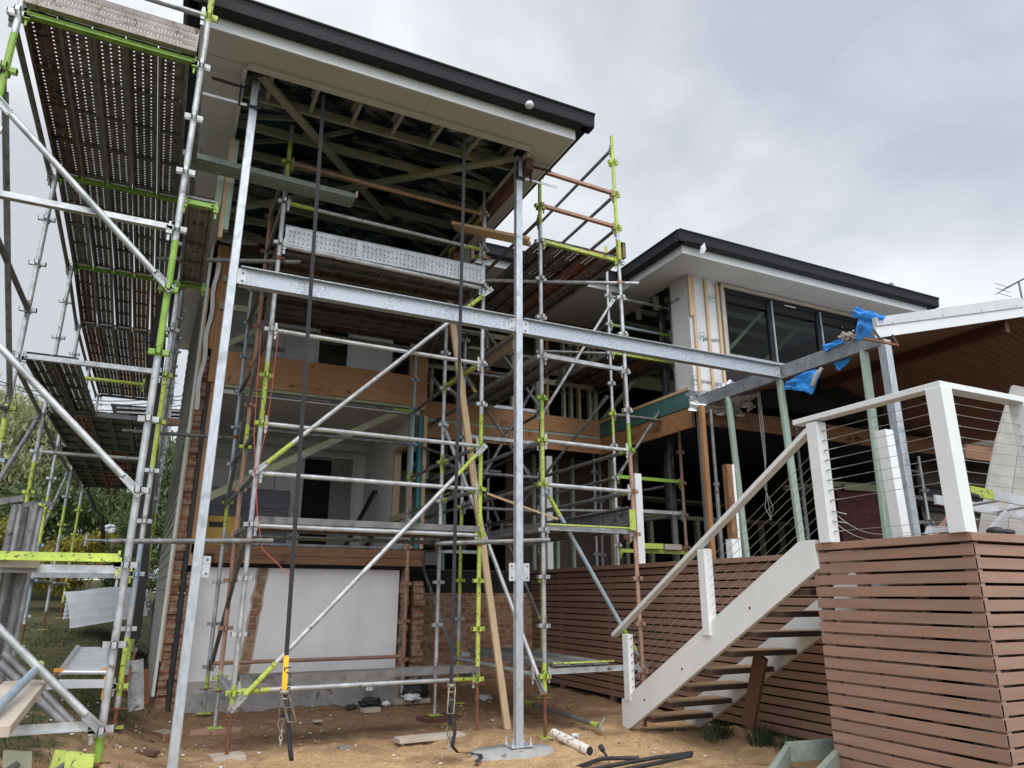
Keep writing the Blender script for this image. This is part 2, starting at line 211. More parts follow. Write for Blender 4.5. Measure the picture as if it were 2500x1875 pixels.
# ------------------------------------------------------------------ mesh helpers
ORG = {}
class MB:
    def __init__(s): s.v = []; s.f = []; s.m = []; s.sm = []
    def add(s, vs, fs, mi=0, sm=False):
        b = len(s.v); s.v += [tuple(v) for v in vs]
        for f in fs: s.f.append(tuple(b+i for i in f)); s.m.append(mi); s.sm.append(sm)
        return s
    def box(s, a, b, mi=0):
        x0, y0, z0 = a; x1, y1, z1 = b
        if x0 > x1: x0, x1 = x1, x0
        if y0 > y1: y0, y1 = y1, y0
        if z0 > z1: z0, z1 = z1, z0
        return s.add([(x0, y0, z0), (x1, y0, z0), (x1, y1, z0), (x0, y1, z0), (x0, y0, z1), (x1, y0, z1), (x1, y1, z1), (x0, y1, z1)],
              [(0, 3, 2, 1), (4, 5, 6, 7), (0, 1, 5, 4), (1, 2, 6, 5), (2, 3, 7, 6), (3, 0, 4, 7)], mi)
    def bar(s, p, q, wd, h, mi=0, up=(0, 0, 1)):
        p = Vector(p); q = Vector(q); d = (q-p).normalized(); u = Vector(up)
        if abs(d.dot(u)) > .98: u = Vector((0, 1, 0))
        r = d.cross(u).normalized(); u = r.cross(d).normalized(); r *= wd/2; u *= h/2
        vs = [p-r-u, p+r-u, p+r+u, p-r+u, q-r-u, q+r-u, q+r+u, q-r+u]
        return s.add(vs, [(0, 1, 2, 3), (7, 6, 5, 4), (0, 4, 5, 1), (1, 5, 6, 2), (2, 6, 7, 3), (3, 7, 4, 0)], mi)
    def tube(s, p, q, r=.0242, n=12, mi=0, r2=None, cap=True):
        return s.path([p, q], [r, r2 if r2 is not None else r], n, mi, cap)
    def path(s, pts, r, n=8, mi=0, cap=True):
        pts = [Vector(p) for p in pts]; k = len(pts); rs = r if isinstance(r, (list, tuple)) else [r]*k
        vs = []; pu = None
        for i, p in enumerate(pts):
            d = (pts[min(i+1, k-1)]-pts[max(i-1, 0)]).normalized()
            if pu is None: pu = Vector((0, 0, 1)) if abs(d.z) < .9 else Vector((0, 1, 0))
            a = d.cross(pu).normalized(); pu = a.cross(d).normalized()
            for j in range(n):
                t = 2*math.pi*j/n; vs.append(p+(a*math.cos(t)+pu*math.sin(t))*rs[i])
        fs = []
        for i in range(k-1):
            for j in range(n): fs.append((i*n+j, i*n+(j+1) % n, (i+1)*n+(j+1) % n, (i+1)*n+j))
        s.add(vs, fs, mi, True)
        if cap: s.add(vs[:n], [tuple(range(n))], mi); s.add(vs[-n:], [tuple(range(n))[::-1]], mi)
        return s
    def prism(s, pts, vec, mi=0):
        pts = [Vector(p) for p in pts]; v = Vector(vec); n = len(pts)
        fs = [tuple(range(n)), tuple(range(n, 2*n))[::-1]]+[(i, n+i, n+(i+1) % n, (i+1) % n) for i in range(n)]
        return s.add(pts+[p+v for p in pts], fs, mi)
    def ball(s, c, r, mi=0, n=10, sz=1):
        c = Vector(c); vs = []; k = n//2
        for i in range(k+1):
            a = math.pi*i/k
            for j in range(n): b = 2*math.pi*j/n; vs.append(c+Vector((math.sin(a)*math.cos(b)*r, math.sin(a)*math.sin(b)*r, math.cos(a)*r*sz)))
        return s.add(vs, [(i*n+j, i*n+(j+1) % n, (i+1)*n+(j+1) % n, (i+1)*n+j) for i in range(k) for j in range(n)], mi, True)
    def build(s, name, mats, parent=None, loc=None, bevel=0, **props):
        if isinstance(mats, str): mats = [mats]
        if parent is not None: o0 = ORG[parent.name]
        elif loc is not None: o0 = Vector(loc)
        else:
            n = len(s.v); o0 = Vector((sum(v[0] for v in s.v)/n, sum(v[1] for v in s.v)/n, min(v[2] for v in s.v)))
        me = bpy.data.meshes.new(name); me.from_pydata([(v[0]-o0.x, v[1]-o0.y, v[2]-o0.z) for v in s.v], [], s.f)
        for k in mats: me.materials.append(M[k])
        me.polygons.foreach_set('material_index', s.m); me.polygons.foreach_set('use_smooth', s.sm)
        me.update()
        import bmesh
        bm = bmesh.new(); bm.from_mesh(me); bmesh.ops.recalc_face_normals(bm, faces=bm.faces); bm.to_mesh(me); bm.free()
        o = bpy.data.objects.new(name, me); col.objects.link(o)
        if parent is not None: o.parent = parent
        else: o.location = o0
        ORG[o.name] = o0
        if bevel:
            b = o.modifiers.new('bevel', 'BEVEL'); b.width = bevel; b.segments = 2; b.limit_method = 'ANGLE'
        for k, v in props.items(): o[k] = v
        return o
def thing(name, loc, label, category, group=None):
    o = bpy.data.objects.new(name, None); o.empty_display_size = .2; col.objects.link(o); o.location = loc; ORG[o.name] = Vector(loc)
    o['label'] = label; o['category'] = category
    if group: o['group'] = group
    return o
def inst(src, name, parent, loc, rot=(0, 0, 0)):
    c = src.copy(); c.name = name; col.objects.link(c); c.parent = parent; c.location = Vector(loc)-ORG[parent.name]; c.rotation_euler = rot
    return c
def text(s, size, mk, name, parent, pos, xdir, ydir, thick=.0004):
    cu = bpy.data.curves.new(name, 'FONT'); cu.body = s; cu.size = size; cu.extrude = thick; cu.align_x = 'LEFT'; cu.offset = size*.012
    to = bpy.data.objects.new(name+'_tmp', cu); col.objects.link(to)
    dg = bpy.context.evaluated_depsgraph_get(); me = bpy.data.meshes.new_from_object(to.evaluated_get(dg)); bpy.data.objects.remove(to)
    me.materials.clear(); me.materials.append(M[mk])
    o = bpy.data.objects.new(name, me); col.objects.link(o); X = Vector(xdir).normalized(); Y = Vector(ydir).normalized(); Z = X.cross(Y)
    R = Matrix((X, Y, Z)).transposed().to_4x4(); R.translation = Vector(pos)-(ORG[parent.name] if parent else Vector()); o.parent = parent; o.matrix_basis = R
    ORG[o.name] = Vector(pos); return o
def arc_ring(mb, c, X, Y, r, wd, mi=0, n=24):
    c = Vector(c); X = Vector(X).normalized(); Y = Vector(Y).normalized(); Z = X.cross(Y)*.0006
    for j in range(n):
        a, b = 2*math.pi*j/n, 2*math.pi*(j+1)/n
        q = [c+(X*math.cos(t)+Y*math.sin(t))*k for t, k in ((a, r), (b, r), (b, r-wd), (a, r-wd))]
        mb.prism(q, Z, mi)
# ------------------------------------------------------------------ ground
def ground_z(x, y):
    t = min(1, max(0, (.45-x)/1.3)); t = t*t*(3-2*t)
    zl = .30+max(0, y-5.5)*.050 if y < 40 else .30+34.5*.05
    zr = 0 if y < 11 else min(1.2, (y-11)*.05)
    z = zr*(1-t)+zl*t
    if y < 4.5: z *= max(0, min(1, (y-1)/3.5))
    return z
def axis(lo, a, b, hi, step):
    v = []; x = a
    while x <= b: v.append(x); x += step
    s = step; x = b
    while x < hi: s *= 1.35; x += s; v.append(min(x, hi))
    s = step; x = a; pre = []
    while x > lo: s *= 1.35; x -= s; pre.append(max(x, lo))
    return pre[::-1]+v
gx = axis(-900, -4, 6.6, 900, .045); gy = axis(-300, 3.6, 12.5, 1500, .045)
FOOT = [(random.uniform(.5, 4.4), random.uniform(5.0, 7.6), random.uniform(0, 3.1)) for _ in range(46)]
g = MB(); vs = []
for y in gy:
    for x in gx:
        z = ground_z(x, y)
        if -6 < x < 9 and 2 < y < 22:
            k = 1 if x > .2 else .55
            z += k*(.045*noise.noise(Vector((x*1.1, y*1.1, 3)))+.022*noise.noise(Vector((x*4, y*4, 1)))+.022*noise.noise(Vector((x*9, y*9, 5)))+.010*noise.noise(Vector((x*19, y*19, 6))))
            for fx, fy, fa in FOOT:
                if abs(x-fx) < .25 and abs(y-fy) < .25: u = (x-fx)*math.cos(fa)+(y-fy)*math.sin(fa); v = -(x-fx)*math.sin(fa)+(y-fy)*math.cos(fa); q = (u/.14)**2+(v/.05)**2; z += -.022*math.exp(-q**2)+.010*math.exp(-(q-1.8)**2)
            if x > .8 and y < 7.4: z += .05*max(0, noise.noise(Vector((x*2.3, y*2.3, 9))))
            if 1.2 < x < 2.6 and 5.1 < y < 6.0: z += .10*math.exp(-((x-1.9)**2+(y-5.5)**2*3)*5)
            if y > 9.6 and .3 < x < 3.6: z -= .02
        vs.append((x, y, z))
nx = len(gx)
g.v = vs; g.f = [(j*nx+i, j*nx+i+1, (j+1)*nx+i+1, (j+1)*nx+i) for j in range(len(gy)-1) for i in range(nx-1)]; g.m = [0]*len(g.f); g.sm = [True]*len(g.f)
me = bpy.data.meshes.new('ground'); me.from_pydata(g.v, [], g.f); me.materials.append(M['ground']); me.polygons.foreach_set('use_smooth', g.sm)
go = bpy.data.objects.new('ground', me); col.objects.link(go); go['kind'] = 'structure'
# ------------------------------------------------------------------ steel frame: three columns, two beams, plates
YC = 6.5
sf = thing('steel_portal', (3.2, YC, .05), 'bolted galvanised portal of square columns and long beams before the open house', 'steel portal')
def hollow(mb, x, y, z0, z1, a=.0375, mi=0): mb.box((x-a, y-a, z0), (x+a, y+a, z1), mi)
def plate_holes(parent, x0, x1, z0, z1, y, holes):
    mb = MB(); mb.box((x0, y-.004, z0), (x1, y+.004, z1))
    p = mb.build('bracket_plate', 'planknew', parent, bevel=.002)
    h = MB()
    for hx, hz in holes: h.tube((hx, y-.0046, hz), (hx, y-.0041, hz), .009, 12)
    h.build('bolt_hole', 'ink', parent)
for cx, cz0, cz1, yy in ((.285, -.05, 6.30, YC), (3.20, .07, 6.30, YC)):
    mb = MB(); hollow(mb, cx, yy, cz0, cz1); mb.build('column', 'column', sf, bevel=.006)
cz = PY(1266, 1397, YC).z
for sx in (-1, 1):
    for cx in (3.20,): plate_holes(sf, cx+sx*.0385, cx+sx*.112, cz-.085, cz+.085, YC-.02, [(cx+sx*.083, cz+.055), (cx+sx*.083, cz-.055)])
plate_holes(sf, .285+.0385, .285+.10, cz-.085, cz+.085, YC-.02, [(.285+.075, cz+.055), (.285+.075, cz-.055)])
mb = MB(); mb.box((3.20-.115, YC-.10, .06), (3.20+.115, YC+.10, .073)); bp = mb.build('base_plate', 'column', sf, bevel=.003)
mb = MB()
for a in (-.09, .09):
    for b in (-.075, .075): mb.tube((3.2+a, YC+b, .073), (3.2+a, YC+b, .14), .007, 8); mb.tube((3.2+a, YC+b, .073), (3.2+a, YC+b, .088), .015, 6)
mb.build('anchor_bolt', 'alu', sf)
def ibeam(x0, x1, y, zt, h=.18, fl=.09, tf=.008, name='beam'):
    mb = MB(); mb.box((x0, y-fl/2, zt-tf), (x1, y+fl/2, zt)); mb.box((x0, y-fl/2, zt-h), (x1, y+fl/2, zt-h+tf)); mb.box((x0, y-.003, zt-h+tf), (x1, y+.003, zt-tf))
    return mb.build(name, 'beam', sf)
ZB = 4.29
ibeam(.345, 3.145, YC, ZB); ibeam(3.255, 7.02, YC, ZB-.005)
def cleat(x0, x1, z0, z1, y, hx):
    mb = MB(); mb.box((x0, y-.012, z0), (x1, y-.005, z1)); c = mb.build('cleat', 'planknew', sf)
    b = MB()
    for z in (z0+.035, z1-.035): b.tube((hx, y-.024, z), (hx, y-.012, z), .013, 6); b.tube((hx, y-.030, z), (hx, y-.024, z), .008, 8)
    b.build('bolt', 'galv', sf)
cleat(.322, .40, 4.125, 4.275, YC, .37); cleat(3.085, 3.162, 4.125, 4.275, YC, 3.12); cleat(3.238, 3.32, 4.12, 4.27, YC, 3.285); cleat(6.93, 7.0, 4.12, 4.27, YC, 6.96)
XB = 7.05     # cross beam: channel running away from the viewer
mb = MB(); mb.box((XB-.004, 5.07, 4.115), (XB+.004, 8.12, 4.295)); mb.box((XB, 5.07, 4.287), (XB+.075, 8.12, 4.295)); mb.box((XB, 5.07, 4.115), (XB+.075, 8.12, 4.123)); mb.box((XB-.03, 5.02, 4.10), (XB-.004, 5.12, 4.31), 0)
mb.build('cross_beam', 'beamold', sf)
mb = MB()
for y in (5.5, 6.1, 7.2, 7.8): mb.tube((XB-.0055, y, 4.2), (XB-.0042, y, 4.2), .009, 10)
mb.build('bolt_hole', 'ink', sf)
mb = MB(); hollow(mb, XB+.03, 5.02, 1.80, 4.16, .05); mb.build('column', 'column', sf, bevel=.006)
mb = MB(); hollow(mb, XB+.03, 8.17, 1.80, 4.36, .045); mb.build('column', 'beamold', sf, bevel=.006)
mb = MB(); mb.bar(PX(1968, 917, XB)+Vector((-.05, 0, 0)), PX(2206, 855, XB)+Vector((-.35, -.35, -.03)), .03, .02)
# concrete footing under the centre column
mb = MB(); n = 22; pts = []
for j in range(n):
    a = 2*math.pi*j/n; r = 1+.18*noise.noise(Vector((math.cos(a)*1.3, math.sin(a)*1.3, 4))); pts.append((3.12+math.cos(a)*.46*r, 6.5+math.sin(a)*.25*r, -.1))
top = [(3.12+(p[0]-3.12)*.82, 6.5+(p[1]-6.5)*.82, .045+.012*noise.noise(Vector(p)*4)) for p in pts]
mb.add(pts+top+[(3.12, 6.5, .058)], [(i, (i+1) % n, n+(i+1) % n, n+i) for i in range(n)]+[(n+i, n+(i+1) % n, 2*n) for i in range(n)], 0, True)
o = mb.build('concrete_footing', 'slab'); o['label'] = 'rough grey concrete footing poured round the foot of the centre steel column'; o['category'] = 'footing'
# ------------------------------------------------------------------ the house (main block, link and wing)
YH = 10.35; ZS = 6.30
H = thing('house', (1.8, YH, 0), 'stripped open two storey house with dark gutters and white soffits', 'house')
def part(mb, name, mats, parent=H, **k): return mb.build(name, mats, parent, **k)
def gutter(p, q, outv, name='gutter', endcap=True):
    # p,q: points on the fascia top line; outv: unit vector outwards
    o = Vector(outv); p = Vector(p); q = Vector(q); z = Vector((0, 0, 1))
    prof = [(0.0, .02), (.0, -.012), (.035, -.02), (.115, -.02), (.135, -.004), (.142, .085), (.150, .125), (.165, .14), (.165, .155), (.15, .155), (.12, .13), (.02, .13)]
    ext = (q-p).normalized()
    mb = MB(); a = [p+o*u+z*v for u, v in prof]; b = [q+o*u+z*v for u, v in prof]; n = len(prof)
    mb.add(a+b, [(i, (i+1) % n, n+(i+1) % n, n+i) for i in range(n)]+[tuple(range(n)), tuple(range(n, 2*n))[::-1]])
    return part(mb, name, 'gutter')
# main roof
XL, XR, YF, YB = -.24, 3.60, 5.92, 15.7
mb = MB(); mb.box((XL, YF, ZS), (XR, YF+.36, ZS+.012)); mb.box((XL, YF+.36, ZS), (.18, YB, ZS+.012)); mb.box((3.24, YF+.36, ZS), (XR, YB, ZS+.012))
part(mb, 'soffit', 'soffit')
mb = MB(); mb.box((.18, YF+.30, ZS-.001), (3.24, YF+.36, ZS-.05), 0); mb.box((.14, YF+.36, ZS-.05), (.18, 9.3, ZS-.001), 0); mb.box((3.24, YF+.36, ZS-.05), (3.28, 9.4, ZS-.001), 0)
part(mb, 'soffit_edge', 'soffit')
mb = MB()
for x0, x1, y0, y1 in ((XL, .14, 6.28, 6.284), (XL, .14, 8.2, 8.204), (XL, .14, 10.6, 10.604), (3.28, XR, 6.5, 6.504), (3.28, XR, 8.9, 8.904), (1.93, 1.934, YF, YF+.30)): mb = MB(); mb.box((x0, y0, ZS-.0025), (x1, y1, ZS-.0005)); part(mb, 'soffit_joint', 'joint')
mb = MB(); mb.box((XL-.02, YF-.02, ZS-.012), (XR+.02, YF, ZS+.125)); mb.box((XL-.02, YF, ZS-.012), (XL, YB, ZS+.125)); mb.box((XR, YF, ZS-.012), (XR+.02, YB, ZS+.125)); part(mb, 'fascia', 'fascia')
fz = ZS+.125
gutter((XL-.18, YF-.02, fz), (XR+.19, YF-.02, fz), (0, -1, 0)); gutter((XR+.02, YF-.15, fz), (XR+.02, YB, fz), (1, 0, 0)); gutter((XL-.02, YF-.15, fz), (XL-.02, YB, fz), (-1, 0, 0))
mb = MB(); a = [(XL-.1, YF-.1, fz+.12), (XR+.1, YF-.1, fz+.12), (XR+.1, YB, fz+.12), (XL-.1, YB, fz+.12)]; rt = [(1.7, YF+2.0, fz+.72), (1.7, YB-1.5, fz+.72)]
mb.add(a+rt, [(0, 1, 4), (1, 2, 5, 4), (2, 3, 5), (3, 0, 4, 5)]); part(mb, 'roof', 'roof')
# underside of that roof: sarking sheet, trusses, foil
mb = MB(); mb.add([(.0, 6.1, ZS+.20), (3.45, 6.1, ZS+.20), (3.45, 15.6, ZS+.20), (.0, 15.6, ZS+.20), (1.7, 8, ZS+.80), (1.7, 14, ZS+.80)], [(0, 1, 4), (1, 2, 5, 4), (2, 3, 5), (3, 0, 4, 5)])
part(mb, 'roof_underlay', 'sarking')
def rz(x, y): return ZS+.20+.56*min(1, max(0, min((x-0)/1.75, (3.45-x)/1.75)), max(0, (y-6.1)/1.9))
for i, y in enumerate([6.85+.55*k for k in range(9)]):
    mb = MB(); mb.box((.1, y-.02, ZS+.05), (3.35, y+.02, ZS+.145))
    hi = rz(1.7, y)
    mb.bar((.15, y, ZS+.18), (1.7, y, max(hi, ZS+.25)), .035, .05); mb.bar((1.7, y, max(hi, ZS+.25)), (3.3, y, ZS+.18), .035, .05)
    if i % 3 == 1: mb.bar((.95, y+.02, ZS+.14), (1.7, y+.02, hi-.03), .035, .05)
    part(mb, 'roof_truss', 'truss')
for i in range(7):     # jack rafters meeting the front
    x = .42+i*.45; mb = MB(); mb.bar((x, 6.30, ZS+.16), (x, 6.86, ZS+.30), .045, .09); mb.bar((x, 6.30, ZS+.06), (x, 6.84, ZS+.10), .04, .06); part(mb, 'jack_rafter', 'truss')
mb = MB(); mb.bar((.32, 6.42, ZS+.03), (2.25, 8.6, ZS+.03), .09, .035); part(mb, 'diagonal_brace', 'truss')
mb = MB(); mb.bar((3.18, 6.55, ZS+.02), (.25, 9.3, ZS+.02), .10, .035); part(mb, 'diagonal_brace', 'truss')
# crumpled foil under the sarking
for k, (x0, x1, y0, y1) in enumerate(((.15, 1.3, 6.45, 7.3), (1.45, 3.2, 6.4, 7.5), (2.2, 3.25, 7.6, 9.0), (.2, 1.5, 8.2, 9.3), (1.6, 2.9, 8.9, 10.1), (.9, 1.9, 7.5, 7.95))):
    mb = MB(); nn = 18; vs = []
    for j in range(nn+1):
        for i in range(nn+1):
            x = x0+(x1-x0)*i/nn; y = y0+(y1-y0)*j/nn; e = math.sin(math.pi*i/nn)*math.sin(math.pi*j/nn)
            vs.append((x, y, min(rz(x, y)-.03, ZS+.30)-.06*e-.05*abs(noise.noise(Vector((x*3+y, y*8, k*3.)))) ))
    mb.add(vs, [(j*(nn+1)+i, j*(nn+1)+i+1, (j+1)*(nn+1)+i+1, (j+1)*(nn+1)+i) for j in range(nn) for i in range(nn)], 0, True); part(mb, 'foil_sheet', 'foil')
# right top plate beam on which the trusses sit, studs under it
mb = MB(); mb.box((3.25, 6.38, ZS-.20), (3.34, 10.3, ZS-.052)); part(mb, 'top_plate_beam', 'oldwood')
for (x, y, b, mk) in ((3.30, 8.72, .045, 'lvlz'), (3.30, 8.86, .03, 'lvlz'), (3.36, 8.55, .06, 'treated'), (3.42, 8.42, .02, 'pine')):
    mb = MB(); mb.box((x-b, y-.04, 4.9 if mk != 'treated' else 5.2), (x+b, y+.04, ZS-.2)); part(mb, 'stud', mk)
# left jack studs hanging outside the left column
for (x, b, z0, z1, mk) in ((.155, .02, 5.0, 6.22, 'pine'), (.20, .025, 5.1, 6.2, 'treated'), (.09, .03, 5.35, 5.85, 'treated')):
    mb = MB(); mb.box((x-b, 7.42, z0), (x+b, 7.50, z1)); part(mb, 'stud', mk)
# left side wall: lapped weatherboards, edges towards the viewer
for k in range(39):
    z0 = .22+k*.155; zz = max(z0, .2)
    mb = MB(); xo = .10; y1 = 15.2; yb = YH+.02
    y1 = min(15.2, YH+(z0-.15)*9+1.5) if z0 < .7 else 15.2
    mb.prism([(xo+.03, yb, z0), (xo+.008, yb, z0), (xo+.022, yb, z0+.175), (xo+.03, yb, z0+.175)], (-.021*(y1-yb), y1-yb, 0)); part(mb, 'wall_board', 'wb')
mb = MB(); mb.prism([(.134, YH+.03, .3), (.15, YH+.03, .3), (.15, YH+.03, ZS), (.134, YH+.03, ZS)], (-.10, 4.8, 0)); part(mb, 'wall_lining', 'darkwall')
mb = MB(); mb.prism([(.112, YH+.6, 2.9), (.112, YH+.0, 3.6), (.124, YH-.0, 4.9), (.112, YH+.7, 4.6)], (.006, 0, 0)); part(mb, 'wall_gap_strip', 'black')  # black strip put in for the shaded gap at the detached boards
mb = MB(); mb.box((.125, YH-.015, .20), (.158, YH+.018, ZS)); part(mb, 'corner_stop', 'palegreen')
mb = MB(); mb.box((.160, YH-.005, .6), (.178, YH+.03, 5.6)); part(mb, 'timber_strip', 'pine')
# ragged brick leaf ends
def brick_column(x0, x1, z0, z1, depth, name='brick_pier', jag=.03, yf=YH, mk='brick', side=1):
    mb = MB(); z = z0; r = random.Random(int(x0*100))
    while z < z1:
        j = r.uniform(-jag, jag); jy = r.uniform(-.01, .06)
        mb.box((x0+(j if side < 0 else 0), yf+jy, z), (x1+(j if side > 0 else 0), yf+depth, z+.076)); mb.box((x0+.012, yf+.03, z+.076), (x1-.012, yf+depth, z+.086)); z += .086
    part(mb, name, mk)
brick_column(.178, .285, -.05, 4.55, .5, jag=.008)
brick_column(.355, .46, -.05, 1.62, .35, jag=.018)
mb = MB(); mb.box((.29, YH+.03, 0), (.345, YH+.4, 4.6)); part(mb, 'cavity_dark', 'black')  # black box in the open cavity, its shade put into the colour
mb = MB(); mb.box((.348, YH, 1.75), (.395, YH+.09, 4.2)); mb.box((.40, YH+.02, 2.1), (.44, YH+.09, 4.0)); part(mb, 'stud', 'lvlz')
# upper left stack of studs and torn wrap
for k in range(6):
    mb = MB(); mb.box((.215+k*.047, YH+.004*(k % 2), 4.70), (.259+k*.047, YH+.09, 6.9)); part(mb, 'stud', 'lvlz')
mb = MB(); n = 16; vs = []
for i in range(n+1):
    z = 6.1-i*(2.3/n); x = .245-.05*(i/n)+.015*math.sin(i*1.3); vs += [(x-.028, YH-.02-.012*math.sin(i*2.1), z), (x+.028, YH-.03+.012*math.cos(i*1.7), z)]
mb.add(vs, [(2*i, 2*i+1, 2*i+3, 2*i+2) for i in range(n)], 0, True); part(mb, 'torn_wrap', 'wrap')
jw = thing('house_wrap', (.45, YH-.03, 6.0), 'grey printed house wrap scrap hanging behind the top of the left steel column', 'house wrap')
mb = MB(); a = PY(541, 532, YH-.04); b = PY(583, 560, YH-.04); c = PY(566, 596, YH-.04); d = PY(537, 590, YH-.04); e2 = PY(640, 575, YH-.04); f2 = PY(630, 600, YH-.04)
mb.prism([a, b, e2, f2, c, d], (0, .002, 0)); mb.build('wrap_sheet', 'wrap', jw)
text('JamesHardie', .115, 'ink', 'printed_lettering', jw, PY(554, 570, YH-.043), (1, 0, -.03), (0, 0, 1))
mb = MB(); arc_ring(mb, PY(541, 560, YH-.043), (1, 0, 0), (0, 0, 1), .085, .012); mb.build('printed_circle', 'inkgreen', jw)
# lower level: plaster wall, chase, dirty render, slab edge
mb = MB(); mb.box((.46, YH+.16, .33), (3.22, YH+.2, 1.74)); part(mb, 'plaster_wall', 'plaster')
mb = MB(); mb.box((.46, YH+.145, .0), (3.25, YH+.21, .33)); part(mb, 'dirty_wall_base', 'render')
mb = MB(); n = 14; L1 = []; R1 = []
for i in range(n+1):
    z = 1.74-i*(1.41/n); x = 1.30-.13*(i/n); L1.append((x-.055-.02*noise.noise(Vector((i*.9, 0, 0))), YH+.155, z)); R1.append((x+.055+.02*noise.noise(Vector((i*.9, 5, 0))), YH+.155, z))
mb.prism(L1+R1[::-1], (0, .004, 0)); part(mb, 'bare_brick_strip', 'brick')
mb = MB(); L2 = [(p[0]-.025-.01*math.sin(i*2), YH+.1575, p[2]) for i, p in enumerate(L1)]; R2 = [(p[0]+.022, YH+.1575, p[2]) for p in R1]
mb.prism(L2+R2[::-1], (0, .002, 0)); part(mb, 'cut_plaster_edge', 'sandy')
mb = MB(); n = 30; top = []; bot = []
for i in range(n+1):
    x = .44+i*(2.86/n); bot.append((x, YH+.06, -.10+.05*noise.noise(Vector((x*3, 1, 1))))); top.append((x, YH+.07+.02*noise.noise(Vector((x*5, 3, 1))), .19+.02*noise.noise(Vector((x*2, 8, 1)))))
mb.prism(bot+top[::-1], (0, .5, 0)); part(mb, 'slab_edge', 'slab')
# bricks at the right end of the lower room and the wall going back
mb = MB(); mb.box((3.22, YH+.25, -.1), (3.33, YH+.5, 1.78)); part(mb, 'cavity_dark', 'black')  # black fill like the one in the left cavity
brick_column(3.245, 3.33, -.05, 1.72, .35, jag=.02, side=-1); brick_column(3.40, 3.56, -.05, 1.50, .45, jag=.025)
mb = MB(); mb.box((3.56, 11.35, -.3), (5.95, 11.6, 1.42)); part(mb, 'brick_wall', 'brick')
mb = MB(); mb.box((3.5, 11.40, 1.42), (5.95, 11.6, 1.77)); part(mb, 'sub_floor_lining', 'darkwall')
# floor beams
mb = MB(); mb.box((.36, YH, 1.90), (3.52, YH+.045, 2.02)); mb.box((.36, YH+.01, 1.79), (3.52, YH+.05, 1.897)); part(mb, 'floor_beam', 'lvlshade')
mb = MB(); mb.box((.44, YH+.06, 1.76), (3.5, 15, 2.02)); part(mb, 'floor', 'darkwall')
mb = MB(); mb.box((.30, YH-.005, 4.46), (3.49, YH+.04, 4.70)); mb.box((.30, YH-.015, 4.215), (3.49, YH+.04, 4.455)); part(mb, 'floor_beam', 'lvl')
mb = MB(); mb.box((.40, YH-.006, 4.17), (3.46, YH+.07, 4.21)); part(mb, 'timber_packer', 'olive')
text('SMARTFRAME LVL', .085, 'stamp', 'beam_stamp', H, (1.35, YH-.0165, 4.27), (1, 0, 0), (0, 0, 1), .0002)
# middle room
mb = MB(); mb.box((.44, YH+.07, 4.10), (3.40, 14.6, 4.165)); part(mb, 'ceiling', 'innerdark')
mb = MB(); mb.box((.44, 13.5, 2.02), (2.22, 13.6, 4.1)); mb.box((3.12, 13.5, 2.02), (3.4, 13.6, 4.1)); mb.box((2.22, 13.5, 3.86), (3.12, 13.6, 4.1)); part(mb, 'inner_wall', 'inner')
mb = MB(); mb.box((2.14, 13.47, 2.02), (2.22, 13.5, 3.93)); mb.box((3.12, 13.47, 2.02), (3.2, 13.5, 3.93)); mb.box((2.14, 13.46, 3.86), (3.2, 13.5, 3.95)); mb.box((1.72, 13.44, 2.02), (1.98, 13.5, 4.1)); mb.box((.44, 13.44, 3.72), (1.72, 13.5, 3.84)); mb.box((.44, 13.2, 3.98), (3.4, 13.5, 4.1)); part(mb, 'door_frame', 'fascia')
mb = MB(); mb.box((2.0, 14.9, 2.0), (3.4, 15, 4.1)); mb.box((.44, 14.9, 2.0), (2.0, 15, 4.1)); mb.box((3.4, 14.88, 2.0), (5.5, 15, 4.1)); mb.box((.2, 14.9, 4.66), (5.5, 15, 6.6)); part(mb, 'back_wall', 'innerdark')
mb = MB(); mb.box((2.24, 13.62, 2.02), (2.74, 13.66, 3.84)); part(mb, 'door', 'darkwall')
mb = MB(); mb.box((3.36, 11.45, 2.02), (3.42, 13.5, 4.1)); mb.box((3.36, YH+.35, 2.02), (3.42, 11.45, 2.55)); mb.box((3.36, YH+.35, 3.75), (3.42, 11.45, 4.1)); part(mb, 'inner_wall', 'inner')
mb = MB(); mb.box((3.32, 10.75, 3.65), (3.43, 11.4, 3.72)); mb.box((3.32, 11.38, 2.6), (3.43, 11.45, 3.72)); mb.box((3.30, 10.7, 2.52), (3.43, 11.45, 2.60)); part(mb, 'window_opening_frame', 'pine')
for (x, mk) in ((3.22, 'bluegreen'), (3.30, 'treated'), (3.44, 'teal'), (3.52, 'pine')):
    mb = MB(); mb.box((x-.03, YH+.1, 2.05), (x+.03, YH+.19, 4.1 if mk != 'bluegreen' else 3.9)); part(mb, 'stud', mk) if mk != 'bluegreen' else None
mb = MB(); mb.box((.44, YH+.4, 2.02), (.47, 13.5, 4.1)); part(mb, 'inner_wall', 'inner')
# upper room
mb = MB(); mb.box((.44, YH+.06, 4.62), (3.45, 15, 4.66)); part(mb, 'floor', 'darkwall')
mb = MB(); mb.box((.50, 12.2, 4.66), (2.05, 12.28, 6.6)); mb.box((2.05, 12.2, 6.15), (2.6, 12.28, 6.6)); mb.box((2.6, 12.2, 4.66), (3.42, 12.28, 6.6)); mb.box((.47, YH+.1, 4.66), (.5, 12.2, 6.6)); part(mb, 'inner_wall', 'inner')
mb = MB(); mb.box((1.50, 12.16, 4.66), (1.86, 12.2, 6.5)); mb.box((2.03, 12.16, 4.66), (2.08, 12.2, 6.15)); mb.box((2.58, 12.16, 4.66), (2.66, 12.2, 6.15)); part(mb, 'door_frame', 'fascia')
for z in (5.15, 5.4): mb = MB(); mb.box((.5, 12.0, z), (1.5, 12.2, z+.03)); part(mb, 'shelf', 'fascia')
